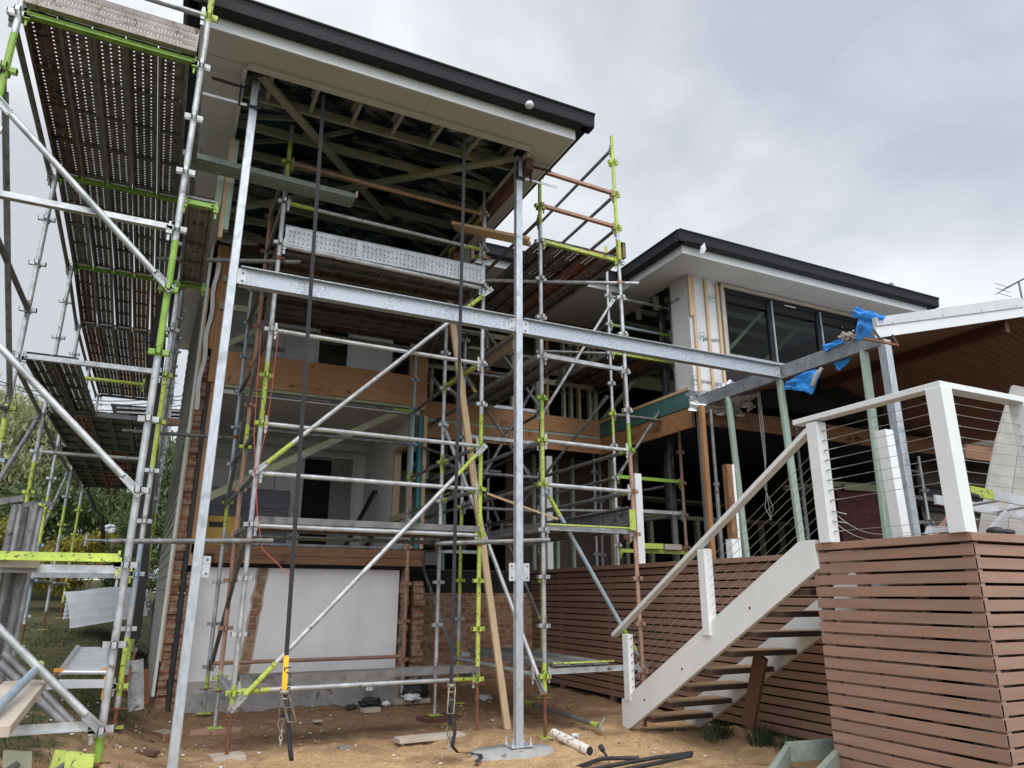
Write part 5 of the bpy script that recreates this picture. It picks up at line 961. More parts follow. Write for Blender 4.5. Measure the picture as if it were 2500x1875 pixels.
for x, y, h, lb in ((7.0, 7.85, 4.0, 'spotted steel prop tube between the wing corner post and green prop'), (8.4, 7.6, 3.9, 'dark steel prop tube behind the middle green prop')):
    mb = MB(); mb.tube((x, y, 1.8), (x, y, 2.9), .03, 12); mb.tube((x, y, 2.9), (x, y, h), .024, 12); mb.tube((x, y, 2.88), (x, y, 2.93), .045, 12); mb.box((x-.06, y-.06, 1.8), (x+.06, y+.06, 1.808)); lab(mb.build('steel_prop', 'galvdark'), lb, 'steel prop')
dpost('timber_post', 6.98, 8.02, 6.98, 8.02, 1.8, 4.1, .07, 'lvlz', 'brown laminated post against the left side of the wing corner', 'timber post')
# wrapped downpipe
mb = MB(); mb.tube((7.33, 9.25, 1.82), (7.30, 9.25, 7.02), .05, 14); dp = mb.build('downpipe', 'galvdark'); lab(dp, 'tall downpipe wrapped in torn black plastic beside the scaffold', 'downpipe')
mb = MB(); n = 34; k = 16; vs = []
for i in range(n+1):
    z = 2.7+i*(4.1/n); r = .062+.03*abs(noise.noise(Vector((i*.35, 2, 2))))+(.03 if i < 6 else 0)
    for j in range(k): a = 2*math.pi*j/k; rr = r*(1+.45*noise.noise(Vector((math.cos(a)*2, math.sin(a)*2, i*.16)))); vs.append((7.32+math.cos(a)*rr-.04*(i < 8), 9.25+math.sin(a)*rr, z))
mb.add(vs, [(i*k+j, i*k+(j+1) % k, (i+1)*k+(j+1) % k, (i+1)*k+j) for i in range(n) for j in range(k)], 0, True); mb.build('plastic_sleeve', 'black', dp)
mb = MB(); mb.tube((7.30, 9.25, 7.0), (7.30, 9.25, 7.05), .056, 14); mb.build('pipe_end', 'fascia', dp)
# blue insulation bags on the cross beam
def bag(pts, dep, label, seed, fl=None, nn=16):
    mb = MB(); a, b, c, d = [Vector(p) for p in pts]; vs = []
    for j in range(nn+1):
        for i in range(nn+1):
            u, v = i/nn, j/nn; p = (a*(1-u)+b*u)*(1-v)+(d*(1-u)+c*u)*v; q = Vector((u*4+seed, v*4, seed*.7))
            vs.append(p+Vector((-.6, -.6, .3)).normalized()*dep*(noise.noise(q*.6)+.35*noise.noise(q*1.9))+Vector((0, 0, .018*noise.noise(q*1.2+Vector((5, 0, 0))))))
    m = len(vs); vs += [v+Vector((.02, .02, .0)) for v in vs]
    fs = [(j*(nn+1)+i, j*(nn+1)+i+1, (j+1)*(nn+1)+i+1, (j+1)*(nn+1)+i) for j in range(nn) for i in range(nn)]
    mb.add(vs, fs+[tuple(m+i for i in f) for f in fs], 0, True); return lab(mb.build('insulation_bag', 'bag'), label, 'insulation bag')
X7 = 7.02
b1 = bag([PX(2098, 762, X7), PX(2162, 772, X7), PX(2135, 822, X7), PX(2086, 830, X7)], .05, 'blue printed insulation bag standing open above the cross beam end', 2.)
b2 = bag([PX(2092, 746, X7-.05), PX(2162, 775, X7-.05), PX(2140, 786, X7-.05), PX(2078, 766, X7-.05)], .05, 'blue flap of torn bag draped at the patio roof corner', 3.)
b3 = bag([PX(1920, 928, X7), PX(2008, 898, X7), PX(1984, 958, X7), PX(1914, 948, X7)], .07, 'blue insulation bag hanging under the cross beam with foil edge', 4.)
b4 = bag([PX(2035, 885, X7+.1), PX(2080, 872, X7+.1), PX(2060, 897, X7+.1), PX(2046, 905, X7+.1)], .03, 'small blue bag corner poking below the cross beam', 5.)
b5 = bag([PX(2008, 842, X7-.01), PX(2062, 826, X7-.01), PX(2060, 836, X7-.01), PX(2014, 856, X7-.01)], .03, 'low blue bag scrap lying along the cross beam top', 6.)
text('SI', .12, 'ink', 'printed_letters', b1, PX(2096, 812, X7-.05), (-.15, -1, 0), (0, 0, 1), .0003)
text('SIL', .09, 'ink', 'printed_letters', b3, PX(1930, 948, X7-.06), (0, -1, 0), (0, 0, 1), .0003)
mb = MB(); mb.path([PX(1983, 942, X7-.02), PX(1992, 918, X7-.02), PX(2007, 898, X7)], [.025, .035, .02], 10); mb.build('foil_edge', 'wrapfoil', b3)
mb = MB()
for i in range(70): p = PX(2050+R9.gauss(20, 11), 826+R9.gauss(-4, 7), X7+R9.uniform(-.03, .06)); mb.ball(p, R9.uniform(.006, .022), 0, 6, R9.uniform(.4, 1))
lab(mb.build('insulation_clump', 'fluff'), 'clump of dirty brown insulation fluff on the cross beam', 'insulation')
# loose cable loops under the patio
mb = MB()
for k in range(3):
    o = .012*k; mb.path([PX(1848+3*k, 955, 7.2), PX(1856+4*k, 1040, 7.2), PX(1866+2*k, 1120, 7.2), PX(1872-3*k, 1190, 7.2), PX(1868+10*k, 1240, 7.2), PX(1884-2*k, 1270, 7.2)], .004, 5)
lab(mb.build('electric_cable', 'wire'), 'loose grey electric cables hanging from the patio beam', 'cable')
# leaning sheets and ladder on the deck, right edge
for (dx, lb) in ((0, 'tall weathered cement sheet leaning left of another behind the corner post'), (.38, 'weathered cement sheet leaning at the right picture edge')):
    a = PY(2385, 1295, 3.9)+Vector((dx, .0, 0)); b = PY(2475, 940, 4.5)+Vector((dx, 0, 0)); a.z = 1.8
    mb = MB(); n = 10; vs = []
    for i in range(n+1):
        t = i/n; c = a.lerp(b, t)+Vector((-.07*math.sin(math.pi*t), 0, 0)); vs += [c, c+Vector((.36, .0, 0)), c+Vector((.36, .03, 0)), c+Vector((0, .03, 0))]
    mb.add(vs, [(4*i+j, 4*i+(j+1) % 4, 4*i+4+(j+1) % 4, 4*i+4+j) for i in range(n) for j in range(4)]+[(0, 1, 2, 3), (4*n+3, 4*n+2, 4*n+1, 4*n)], 0, False); lab(mb.build('cement_sheet', 'fibre'), lb, 'building sheet')
LD = thing('ladder', (5.4, 3.4, 2.2), 'aluminium ladder with a lime end section lying behind the corner post', 'ladder')
a = PY(2368, 1198, 3.35); b = a+Vector((1.6, 0, -.10))
mb = MB(); mb.bar(a, a+(b-a)*.17, .02, .075); mb.build('end_section', 'lime', LD); mb = MB(); mb.bar(a+(b-a)*.17, b, .021, .078); mb.bar(a+Vector((.1, .35, -.02)), b+Vector((0, .35, -.02)), .02, .075); mb.build('rail', 'alu', LD)
mb = MB(); mb.tube(a+Vector((-.08, -.01, -.025)), a+Vector((.06, -.01, -.045)), .022, 12); mb.build('rubber_foot', 'black', LD)
for t in (.3, .55, .8): mb = MB(); mb.tube(a+(b-a)*t, a+(b-a)*t+Vector((0, .35, -.02)), .014, 10); mb.build('rung', 'alu', LD)
mb = MB(); mb.bar(a+Vector((.12, .1, 0)), a+Vector((-.12, .3, -.36)), .03, .03); mb.bar(a+Vector((.12, .1, 0)), a+Vector((.12, .1, -.14)), .02, .03); mb.build('folding_strut', 'pink', LD)
mb = MB(); mb.bar(PY(2490, 1215, 3.7), PY(2400, 1320, 3.5), .03, .05); mb.build('rear_leg', 'alu', LD)
mb = MB(); mb.prism([PZ(2265, 1302, 1.84), PZ(2330, 1296, 1.84), PZ(2328, 1286, 1.87), PZ(2272, 1284, 1.90)], (0, .03, 0)); lab(mb.build('tool_tray', 'alu'), 'small pale tray lying on the deck left of the corner post', 'tray')
mb = MB(); mb.ball(PZ(2430, 1298, 1.83), .06, 0, 10, .6); mb.ball(PZ(2460, 1300, 1.83), .05, 0, 10, .5); lab(mb.build('plastic_bag', 'black'), 'crumpled black plastic right of the corner post foot', 'plastic')
# scaffold seen under the patio
PS = thing('scaffold_bay', (8.2, 7.6, 1.8), 'dim scaffold upright with low boards under the patio roof before the brown board wall', 'scaffold')
pp = PY(2270, 1290, 7.4)
standard(PS, pp.x, 7.4, 1.8, 3.55, [2.0, 2.5, 3.0])
ledger(PS, (pp.x-.9, 7.4, 3.3), (pp.x, 7.4, 3.3), 'galvdark'); ledger(PS, (pp.x-.9, 7.4, 2.5), (pp.x, 7.4, 2.5), 'galvdark'); ledger(PS, (pp.x-.9, 7.4, 2.0), (pp.x, 7.4, 2.0), 'galvdark'); plank(PS, pp.x-.3, 7.5, 2.85, .1, 'solid'); plank(PS, pp.x-.6, 7.75, 2.85, .1, 'solid')
brace(PS, (pp.x, 7.38, 2.5), (pp.x+1.2, 7.38, 2.2), mk='galvdark')
# TV antenna behind the patio roof
AN = thing('antenna', (17.6, 9, 6.0), 'grey rooftop television antenna against the clouds at the right edge', 'antenna')
p = PY(2497, 760, 9); t = PY(2487, 688, 9)
mb = MB(); mb.tube((p.x+.05, 9, p.z-1), (t.x, 9, t.z), .022, 8); mb.build('mast', 'galvdark', AN)
a, b = PY(2448, 708, 9), PY(2520, 670, 9); mb = MB(); mb.bar(a, b, .03, .03); mb.build('boom', 'galvdark', AN)
mb = MB()
for i in range(9): c = a.lerp(b, i/8); mb.tube(c+Vector((-.12, -.25, 0)), c+Vector((.12, .25, 0)), .007, 5)
for z in (-.12, 0, .12): mb.tube(a+Vector((-.25, 0, z)), a+Vector((.3, 0, z)), .007, 5)
mb.build('antenna_elements', 'galvdark', AN)
mb = MB(); a = PY(2252, 727, WF-.02); mb.tube(a, a+Vector((.26, 0, -.03)), .05, 14); lab(mb.build('paint_roller', 'red'), 'red plastic roll on the far right gutter end', 'plastic roll')
mb = MB(); a = PY(2180, 712, WF+.6); mb.tube(a, PY(2175, 692, WF+.6)+Vector((0, 0, 0)), .04, 8); mb.tube(a, a-Vector((0, 0, .6)), .03, 8); lab(mb.build('roof_pipe', 'galvdark'), 'small vent pipe rising behind the wing roof edge', 'vent pipe')
mb = MB(); q = [PY(1720, 592, WF-.17), PY(1724, 608, WF-.18), PY(1719, 618, WF-.19), PY(1708, 620, WF-.17), PY(1711, 602, WF-.2)]; mb.prism(q, (0, .004, 0)); lab(mb.build('plastic_scrap', 'wrap'), 'torn pale plastic scrap caught on the wing gutter', 'plastic scrap')
# ------------------------------------------------------------------ things in the middle room
mb = MB(); mb.box((.50, 12.9, 2.05), (1.92, 13.4, 3.12)); dr = lab(mb.build('cabinet', 'navy', bevel=.01), 'dark glossy cabinet against the wall of the middle room', 'cabinet')
mb = MB()
for z in (2.1, 2.45, 2.8): mb.box((.53, 12.88, z), (1.89, 12.90, z+.30))
mb.build('drawer_front', 'navy', dr, bevel=.004)
mb = MB(); mb.box((.42, 10.6, 2.02), (.95, 10.95, 2.42)); yb2 = lab(mb.build('storage_box', 'mustard', bevel=.006), 'mustard yellow storage box at the middle room edge', 'box'); mb = MB(); mb.box((.55, 10.592, 2.27), (.78, 10.599, 2.34)); mb.build('handle_recess', 'ink', yb2)
wfm = thing('window_sash', (3.0, 12.4, 2.02), 'black window sash leaning on the right wall of the middle room', 'window sash')
a = Vector((2.72, 12.2, 2.03)); b = Vector((3.30, 12.5, 3.15)); dd = Vector((.42, .3, .0))
for (p, q) in ((a, b), (a+dd, b+dd), (b, b+dd), (a, a+dd)): mb = MB(); mb.bar(p, q, .07, .05); mb.build('sash_bar', 'black', wfm)
# ------------------------------------------------------------------ ratchet straps
def strap(xt, zt, xb, zb, y, label, y2, sleeve):
    T = thing('ratchet_strap', (xb, y, zb), label, 'ratchet strap'); p = Vector((xt, y, zt)); q = Vector((xb, y, zb)); d = (q-p).normalized()
    zr = sleeve[0]; u = (zt-zr)/(zt-zb); e = p.lerp(q, u)
    mb = MB(); mb.bar(p, e, .036, .003, up=(0, 1, 0)); mb.build('webbing', 'web', T)
    if sleeve[1]:
        u2 = (zt-sleeve[1])/(zt-zb); e2 = p.lerp(q, u2); mb = MB(); mb.bar(e, e2, .042, .005, up=(0, 1, 0)); mb.build('label_sleeve', 'yellow', T)
        text('LC.2500KG', .078, 'ink', 'lettering', T, Vector((e2.x-.013, y-.004, e2.z-.06)).lerp(e, .12), (e-e2), (Vector((0, 1, 0)).cross(e-e2))*-1 if False else (1, 0, .1), .0003)
        r0 = Vector(e)
    else: r0 = Vector(e)
    # ratchet body
    mb = MB(); f = Vector((0, 0, -1)); 
    for s in (-.026, .026): mb.prism([r0+Vector((s, -.03, .03)), r0+Vector((s, .03, .03)), r0+Vector((s, .025, -.16)), r0+Vector((s, -.02, -.16))], (.003, 0, 0))
    mb.tube(r0+Vector((-.034, 0, .0)), r0+Vector((.034, 0, .0)), .020, 12); mb.tube(r0+Vector((-.034, 0, -.05)), r0+Vector((.034, 0, -.05)), .010, 10); mb.build('ratchet', 'zinc', T)
    mb = MB(); h0 = r0+Vector((0, -.03, -.01)); sx = .06 if sleeve[1] else -.05
    for s in (-.030, .030): mb.bar(h0+Vector((s, 0, 0)), h0+Vector((s+sx, -.10, -.19)), .004, .018)
    mb.bar(h0+Vector((-.033+sx, -.10, -.19)), h0+Vector((.033+sx, -.10, -.19)), .016, .006); mb.bar(h0+Vector((-.028+sx*.5, -.05, -.09)), h0+Vector((.028+sx*.5, -.05, -.09)), .012, .006); mb.build('ratchet_handle', 'zinc', T)
    gzz = ground_z(xb, y); bot = Vector((xb, y, max(zb, gzz+.10))); lo = r0+Vector((0, 0, -.16)); mb = MB(); mb.bar(lo, bot+Vector((0, 0, .14)), .036, .006, up=(0, 1, 0)); mb.build('lower_webbing', 'web', T)
    mb = MB(); c = bot+Vector((0, 0, .14)); mb.path([c+Vector((-.02, 0, .0)), c+Vector((-.035, 0, -.04)), c+Vector((-.02, 0, -.08)), c+Vector((.0, 0, -.11)), c+Vector((.018, 0, -.09))], .006, 8); mb.path([c+Vector((.02, 0, .0)), c+Vector((.0, 0, -.05)), c+Vector((.005, 0, -.12))], .005, 8); mb.build('hook', 'zinc', T)
    for k in range(3):
        mb = MB(); c2 = c+Vector((0, 0, -.11-.035*k)); pts = [c2+Vector((.012*math.cos(t)*(k % 2), .012*math.cos(t)*(1-k % 2), .024*math.sin(t))) for t in [2*math.pi*i/10 for i in range(11)]]; mb.path(pts, .004, 6, cap=False); mb.build('chain_link', 'galv', T)
    return T, lo
def ribbon(parent, pts, wd, name, mk='web'):
    mb = MB(); pts = [Vector(p) for p in pts]; vs = []
    for i, p in enumerate(pts):
        d = (pts[min(i+1, len(pts)-1)]-pts[max(0, i-1)]).normalized(); s = d.cross(Vector((0, 0, 1)) if abs(d.z) < .8 else Vector((0, -1, 0))).normalized()
        if abs(d.z) > .8: s = Vector((1, 0, 0))*(1 if s.x > 0 else 1)
        n_ = d.cross(s).normalized()*.0013; vs += [p-s*wd/2-n_, p+s*wd/2-n_, p+s*wd/2+n_, p-s*wd/2+n_]
    k = len(pts); mb.add(vs, [(4*i+j, 4*i+(j+1) % 4, 4*i+4+(j+1) % 4, 4*i+4+j) for i in range(k-1) for j in range(4)]+[(0, 1, 2, 3), (4*k-1, 4*k-2, 4*k-3, 4*k-4)], 0, True); return mb.build(name, mk, parent)
YS = 6.32
pa, pb = PY(790, 232, YS), PY(686, 1800, YS)
T1, lo1 = strap(pa.x, 6.30, pb.x, pb.z, YS, 'black ratchet strap with a yellow lettered sleeve hanging left of the centre', YS, (PY(698, 1690, YS).z, PY(700, 1600, YS).z))
ribbon(T1, [PY(700, 1700, YS), PY(702, 1740, YS-.02), PY(706, 1790, YS-.03), PY(708, 1830, YS-.05), PY(712, 1858, YS-.08)], .036, 'loose_tail')
pa, pb = PY(1135, 333, YS), PY(1098, 1815, YS)
T2, lo2 = strap(pa.x, 6.30, pb.x, pb.z, YS, 'plain black ratchet strap hanging just left of the centre steel column', YS, (PY(1100, 1675, YS).z, None))
a = PY(1101, 1700, YS-.01)
ribbon(T2, [a, PY(1106, 1750, YS-.03), PY(1110, 1790, YS-.05), PY(1104, 1822, YS-.1), PZ(1118, 1838, .05), PZ(1150, 1838, .04), PZ(1172, 1841, .045), PZ(1175, 1850, .05), PZ(1162, 1860, .05)], .034, 'loose_tail')
# ------------------------------------------------------------------ things lying on the ground
def gtube(p, q, r, label, mk, cat, name, group=None, inner=True, n=16):
    mb = MB(); p = Vector(p); q = Vector(q); mb.tube(p, q, r, n, cap=True); o = lab(mb.build(name, mk), label, cat, group)
    if inner:
        d = (q-p).normalized(); mb = MB(); mb.tube(p-d*.001, p, r*.85, n); mb.tube(q, q+d*.001, r*.85, n); mb.build('pipe_mouth', 'ink', o)
    return o
gtube(PZ(1352, 1790, .075), PZ(1440, 1834, .03), .045, 'white plastic pipe half sunk in the sand right of the centre column', 'pvc', 'pipe', 'waste_pipe')
fp = gtube(PZ(1283, 1712, .10), PZ(1462, 1772, .08), .0242, 'grey scaffold tube lying on the sand behind the white pipe', 'galvdark', 'scaffold tube', 'fallen_tube')
mb = MB(); e = PZ(1462, 1772, .08); mb.bar(e, e+Vector((.06, -.02, .08)), .05, .012); mb.bar(e, e+Vector((.02, -.07, -.05)), .03, .01); mb.build('end_lug', 'galv', fp)
mb = MB(); s0, s1 = PZ(1283, 1712, .10), PZ(1462, 1772, .08); mb.tube(s0, s0.lerp(s1, .12), .0256, 14); mb.tube(s0.lerp(s1, .92), s1, .0256, 14); mb.build('painted_end', 'lime', fp)
for pts, lb in (([PZ(1402, 1876, .03), PZ(1470, 1852, .05), PZ(1560, 1850, .05)], 'left black irrigation pipe end lying on the front sand'), ([PZ(1440, 1880, .03), PZ(1530, 1862, .05), PZ(1600, 1850, .07), PZ(1690, 1838, .08)], 'longest black pipe crossing the front sand to the right'), ([PZ(1500, 1885, .03), PZ(1580, 1868, .06), PZ(1688, 1844, .08)], 'lowest black pipe of the bundle at the front')):
    mb = MB(); mb.path(pts, .017, 10); lab(mb.build('irrigation_pipe', 'black'), lb, 'pipe', 'black pipes lying in the front sand')
mb = MB(); a, b = PZ(1483, 1850, .05), PZ(1466, 1822, .12); mb.tube(a, b, .012, 10); mb.tube(a.lerp(b, .6), b, .02, 10, r2=.025); lab(mb.build('sprinkler_head', 'black'), 'black sprinkler riser sticking up from the pipe bundle', 'sprinkler')
def block(name, cx, cy, cz, sx, sy, sz, rot, mk, label, cat, tilt=0, group=None):
    mb = MB(); c, s = math.cos(rot), math.sin(rot); vs = []
    for z in (-sz/2, sz/2):
        for x, y in ((-sx/2, -sy/2), (sx/2, -sy/2), (sx/2, sy/2), (-sx/2, sy/2)): vs.append((cx+x*c-y*s, cy+x*s+y*c, cz+z+tilt*x))
    mb.add(vs, [(0, 3, 2, 1), (4, 5, 6, 7), (0, 1, 5, 4), (1, 2, 6, 5), (2, 3, 7, 6), (3, 0, 4, 7)]); return lab(mb.build(name, mk, bevel=.004), label, cat, group)
def at(x, y, z=.03): return PZ(x, y, z)
p = at(553, 1853, .02); block('timber_pad', .76, 7.37, .0, .28, .24, .07, .1, 'sandy', 'pale square pad under the left front jack', 'timber pad')
block('timber_pad', 3.15, 7.5, -.02, .62, .20, .06, .05, 'sandy', 'long sandy board under the lime upright jack', 'timber pad'); block('timber_pad', .76, 8.70, .01, .5, .14, .07, -.1, 'pink', 'brown board under the second left jack', 'timber pad')
block('timber_pad', 3.2, 8.62, .0, .45, .3, .05, .2, 'oldwood', 'dark board under the jack behind the right strap', 'timber pad'); block('timber_pad', 3.3, 10.0, .02, .5, .2, .06, 0, 'sandy', 'board with a white scrap at the wall corner', 'timber pad')
block('timber_pad', -.19, 5.54, ground_z(-.19, 5.54)+.02, .38, .12, .04, -.1, 'sandy', 'crossed timber packers under the nearest lime jack', 'timber pad')
for (px, py, sx, sy, sz, rot, mk, lb, cat) in ((400, 1795, .13, .23, .076, .5, 'brick', 'loose brick right of the left sand heap', 'brick'), (350, 1818, .17, .10, .05, .3, 'brickdark', 'dark brick with holes lying left of the steel column', 'brick'),
        (905, 1733, .22, .12, .05, .1, 'sandy', 'broken concrete block at the slab edge', 'block'), (775, 1760, .10, .07, .02, .2, 'render', 'small grey stone chip before the slab', 'stone'), (840, 1825, .11, .06, .03, .1, 'galvdark', 'small dark tile on the front sand', 'tile'),
        (1050, 1800, .7, .18, .04, .05, 'sandy', 'sandy board lying left of the leaning prop foot', 'timber board'), (300, 1838, .6, .10, .03, -.5, 'oldwood', 'dark plank end in the left foreground sand', 'timber board')):
    q = at(px, py, ground_z(0, 6) if px < 330 else .03); block('loose_piece', q.x, q.y, q.z, sx, sy, sz, rot, mk, lb, cat)
def blob(px, py, z, r, mk, label, cat, name, seed, flat=.5):
    c = PZ(px, py, z); mb = MB(); n = 14; vs = []
    for i in range(n+1):
        for j in range(n*2):
            a, b = math.pi*i/n, math.pi*j/n; d = Vector((math.sin(a)*math.cos(b), math.sin(a)*math.sin(b), math.cos(a))); k = 1+.55*noise.noise(d*2.2+Vector((seed, 0, 0)))+.2*noise.noise(d*6+Vector((seed, 3, 0))); vs.append(c+Vector((d.x*r*k, d.y*r*k, d.z*r*k*flat)))
    m = 2*n; mb.add(vs, [(i*m+j, i*m+(j+1) % m, (i+1)*m+(j+1) % m, (i+1)*m+j) for i in range(n) for j in range(m)], 0, True); return lab(mb.build(name, mk), label, cat)
blob(1014, 1690, .12, .16, 'black', 'black plastic sheet bunched against the brick pier foot', 'plastic sheet', 'plastic_sheet', 1, .9); blob(905, 1715, .05, .14, 'black', 'black plastic lump at the slab edge', 'plastic sheet', 'plastic_sheet', 2, .4); blob(856, 1728, .03, .07, 'black', 'black work glove on the sand before the slab', 'glove', 'glove', 3, .5)
blob(1005, 1702, .08, .11, 'plaster', 'white plaster lump lying on the black plastic', 'plaster lump', 'plaster_lump', 4, .4); blob(1404, 1796, .03, .04, 'wrap', 'small crumpled grey wrapper beside the white pipe', 'wrapper', 'wrapper', 5, .5); blob(1180, 1703, .04, .12, 'wrap', 'crumpled plastic scrap behind the leaning prop', 'wrapper', 'wrapper', 6, .3)
blob(902, 1683, .15, .05, 'plaster', 'white crumpled paper on the slab ledge', 'paper', 'paper', 7, .7); blob(943, 1718, .04, .05, 'plaster', 'white stone beside the black plastic lump', 'stone', 'stone', 8, .6)
# scattered chips
mb = MB(); rc = random.Random(11)
for i in range(800):
    x = rc.uniform(-3.5, 5.2); y = rc.uniform(4.9, 10.2)
    if rc.random() > .35+.65*(1 if (x < .6 or y > 8) else .3): continue
    s = rc.choice((.004, .006, .008, .010, .016)); z = ground_z(x, y)+.045*noise.noise(Vector((x*1.1, y*1.1, 3)))*(1 if x > .2 else .55)+.022*noise.noise(Vector((x*4, y*4, 1)))+.012; a = rc.uniform(0, 3.1); c, sn = math.cos(a)*s, math.sin(a)*s
    mb.prism([(x+c, y+sn, z), (x-sn*.6, y+c*.6, z), (x-c, y-sn, z), (x+sn*.6, y-c*.6, z)], (0, 0, s*.5), rc.choice((0, 0, 1, 2)))
o = mb.build('debris_chips', ['plaster', 'sandy', 'oldwood']); o['kind'] = 'stuff'
mb = MB()
for i in range(900):
    x = rc.uniform(.3, 5.4); y = rc.uniform(4.9, 9.9); s = rc.choice((.008, .012, .012, .018, .026))
    if noise.noise(Vector((x*1.5, y*1.5, 12))) < -.05: continue
    if (3.7 < x and y < 5.2): continue
    z = .045*noise.noise(Vector((x*1.1, y*1.1, 3)))+.022*noise.noise(Vector((x*4, y*4, 1))); c = Vector((x, y, z+.004)); vs = []
    for (a, b, d) in ((1, 0, 0), (.3, .9, .1), (-.8, .5, 0), (-.7, -.6, .1), (.4, -.9, 0)): vs.append(c+Vector((a, b, d))*s*rc.uniform(.7, 1.2))
    vs.append(c+Vector((rc.uniform(-.3, .3), rc.uniform(-.3, .3), rc.uniform(.5, .9)))*s); mb.add(vs, [(j, (j+1) % 5, 5) for j in range(5)], 0)
o = mb.build('soil_clods', 'clod'); o['kind'] = 'stuff'
# green-grey timber boxing at the bottom right
TB = thing('timber_edging', (5.0, 4.9, 0), 'grey green timber boxing frame at the foot of the right screen', 'timber edging')
for (a, b) in ((PZ(1922, 1836, .22), PZ(2052, 1826, .22)), (PZ(1927, 1838, .2), PZ(1885, 1905, .2)), (PZ(2045, 1855, .2), PZ(1985, 1925, .2))): mb = MB(); mb.bar(a, b, .045, .14); mb.build('edging_board', 'edging', TB, bevel=.003)
mb = MB(); mb.bar(PX(1858, 1600, 5.3), PX(1826, 1775, 5.35), .04, .15, up=(0, 1, 0)); lab(mb.build('timber_offcut', 'oldwood', bevel=.003), 'dark stained board propped between the staircase and the brown slats', 'timber board')
# grass tufts by the screen
def tuft(cx, cy, z, n, h, r, mk, label=None, seed=0, name='grass_tuft'):
    rt_ = random.Random(seed); mb = MB()
    for i in range(n):
        a = rt_.uniform(0, 6.28); d = rt_.uniform(0, r); x, y = cx+math.cos(a)*d, cy+math.sin(a)*d; hh = h*rt_.uniform(.5, 1); ln = rt_.uniform(.2, .9)*hh; dx, dy = math.cos(a)*ln, math.sin(a)*ln; w_ = rt_.uniform(.003, .006); px, py = -math.sin(a)*w_, math.cos(a)*w_
        mb.add([(x-px, y-py, z), (x+px, y+py, z), (x+dx*.45+px*.7, y+dy*.45+py*.7, z+hh*.7), (x+dx*.45-px*.7, y+dy*.45-py*.7, z+hh*.7), (x+dx, y+dy, z+hh*.85)], [(0, 1, 2, 3), (3, 2, 4)])
    o = mb.build(name, mk); return lab(o, label, 'grass') if label else o
for i, (px, py, n, h, lb) in enumerate(((1860, 1815, 170, .26, 'bushy grass tuft at the foot of the dark propped board'), (1920, 1830, 120, .20, 'grass tuft right of the propped board by the slats'), (1760, 1790, 120, .2, 'shaded grass tuft under the lower stair treads'), (1735, 1800, 60, .16, 'thin weeds by the foot of the stair stringer'))):
    q = PZ(px, py, .03); tuft(q.x, q.y, .0, n, h, .14, 'tuft', lb, i)
# ------------------------------------------------------------------ left side: lawn, stacks, far things
mb = MB(); rg = random.Random(21)
for i in range(26000):
    y = 4.6+rg.random()**1.4*14; x = rg.uniform(-7, .35)
    if noise.noise(Vector((x*1.3, y*1.3, 7)))+.25*noise.noise(Vector((x*5, y*5, 2))) < (-.12 if x < -.5 else .15)+max(0, x)*.3+(.25 if y < 6.2 and x > -1.2 else 0): continue
    z = ground_z(x, y)+.55*(.045*noise.noise(Vector((x*1.1, y*1.1, 3)))+.022*noise.noise(Vector((x*4, y*4, 1))))-.004; h = rg.uniform(.02, .06); a = rg.uniform(0, 6.28); w_ = .004+y*.0005
    c, s = math.cos(a), math.sin(a); mb.add([(x-s*w_, y+c*w_, z), (x+s*w_, y-c*w_, z), (x+c*h*.5, y+s*h*.5, z+h)], [(0, 1, 2)])
o = mb.build('lawn_grass', 'grass'); o['kind'] = 'stuff'
# rack of upright tubes
TS = thing('tube_rack', (-1.05, 7.2, .3), 'rack of grey scaffold tubes stood upright behind the nearest braces', 'tube rack')
for i, (px, mk) in enumerate(((33, 'galvdark'), (46, 'galv'), (62, 'galvdark'), (73, 'galv'), (84, 'galvdark'), (97, 'galv'))):
    y = 6.9+.07*(i % 4); t = PY(px, 1232, y); gg = ground_z(t.x, y); mb = MB(); mb.tube((t.x, y, gg), (t.x+.01, y, t.z), .0242, 12); s_ = mb.build('upright_tube', mk, TS)
t = PY(55, 1232, 6.88); mb = MB(); mb.bar(t+Vector((-.35, 0, -.03)), t+Vector((.0, 0, .05)), .03, .05); mb.bar(t, t+Vector((.2, .1, .03)), .04, .04); mb.build('rack_bracket', 'galvdark', TS)
mb = MB(); mb.prism([PY(92, 1228, 6.9), PY(112, 1230, 6.9), PY(106, 1236, 6.9), PY(94, 1234, 6.9)], (0, .05, 0)); mb.build('lug', 'lime', TS)
for i, (dy, dz, lb) in enumerate(((0, 0, 'nearest slanting grey tube lying from the rack foot onto the lawn'), (.09, .06, 'middle slanting grey tube behind the rack foot'), (.2, -.04, 'rear slanting grey tube behind the rack foot'))):
    mb = MB(); mb.tube(PY(0, 1620, 6.3)+Vector((0, dy, dz)), PY(172, 1782, 6.0)+Vector((0, dy, dz*.4)), .027, 12); o = lab(mb.build('slanting_tube', 'galvdark'), lb, 'scaffold tube', 'slanting tubes by the rack')
mb = MB(); mb.bar((-1.46, 5.62, .72), (-.72, 5.62, .74), .26, .05); 
# sandy plank and tube resting at the very left
a, b = PY(-30, 1700, 5.2), PY(82, 1680, 5.75); b = PY(60, 1662, 6.3)
mb = MB(); mb.bar(PY(-45, 1790, 4.5), PY(62, 1672, 5.7), .23, .055); lab(mb.build('deck_board', 'sandy', bevel=.003), 'sandy slotted plank resting on the lowest transom at the left edge', 'plank')
ti = MB(); ti.tube(PY(-20, 1745, 4.6), PY(97, 1625, 5.6), .0242, 14); o = lab(ti.build('tube_with_lime_end', 'blue'), 'bluish tube with a lime end lying over the sandy plank', 'scaffold tube'); mb = MB(); mb.tube(PY(90, 1631, 5.55), PY(98, 1623, 5.61), .0258, 14); mb.build('painted_end', 'lime', o)
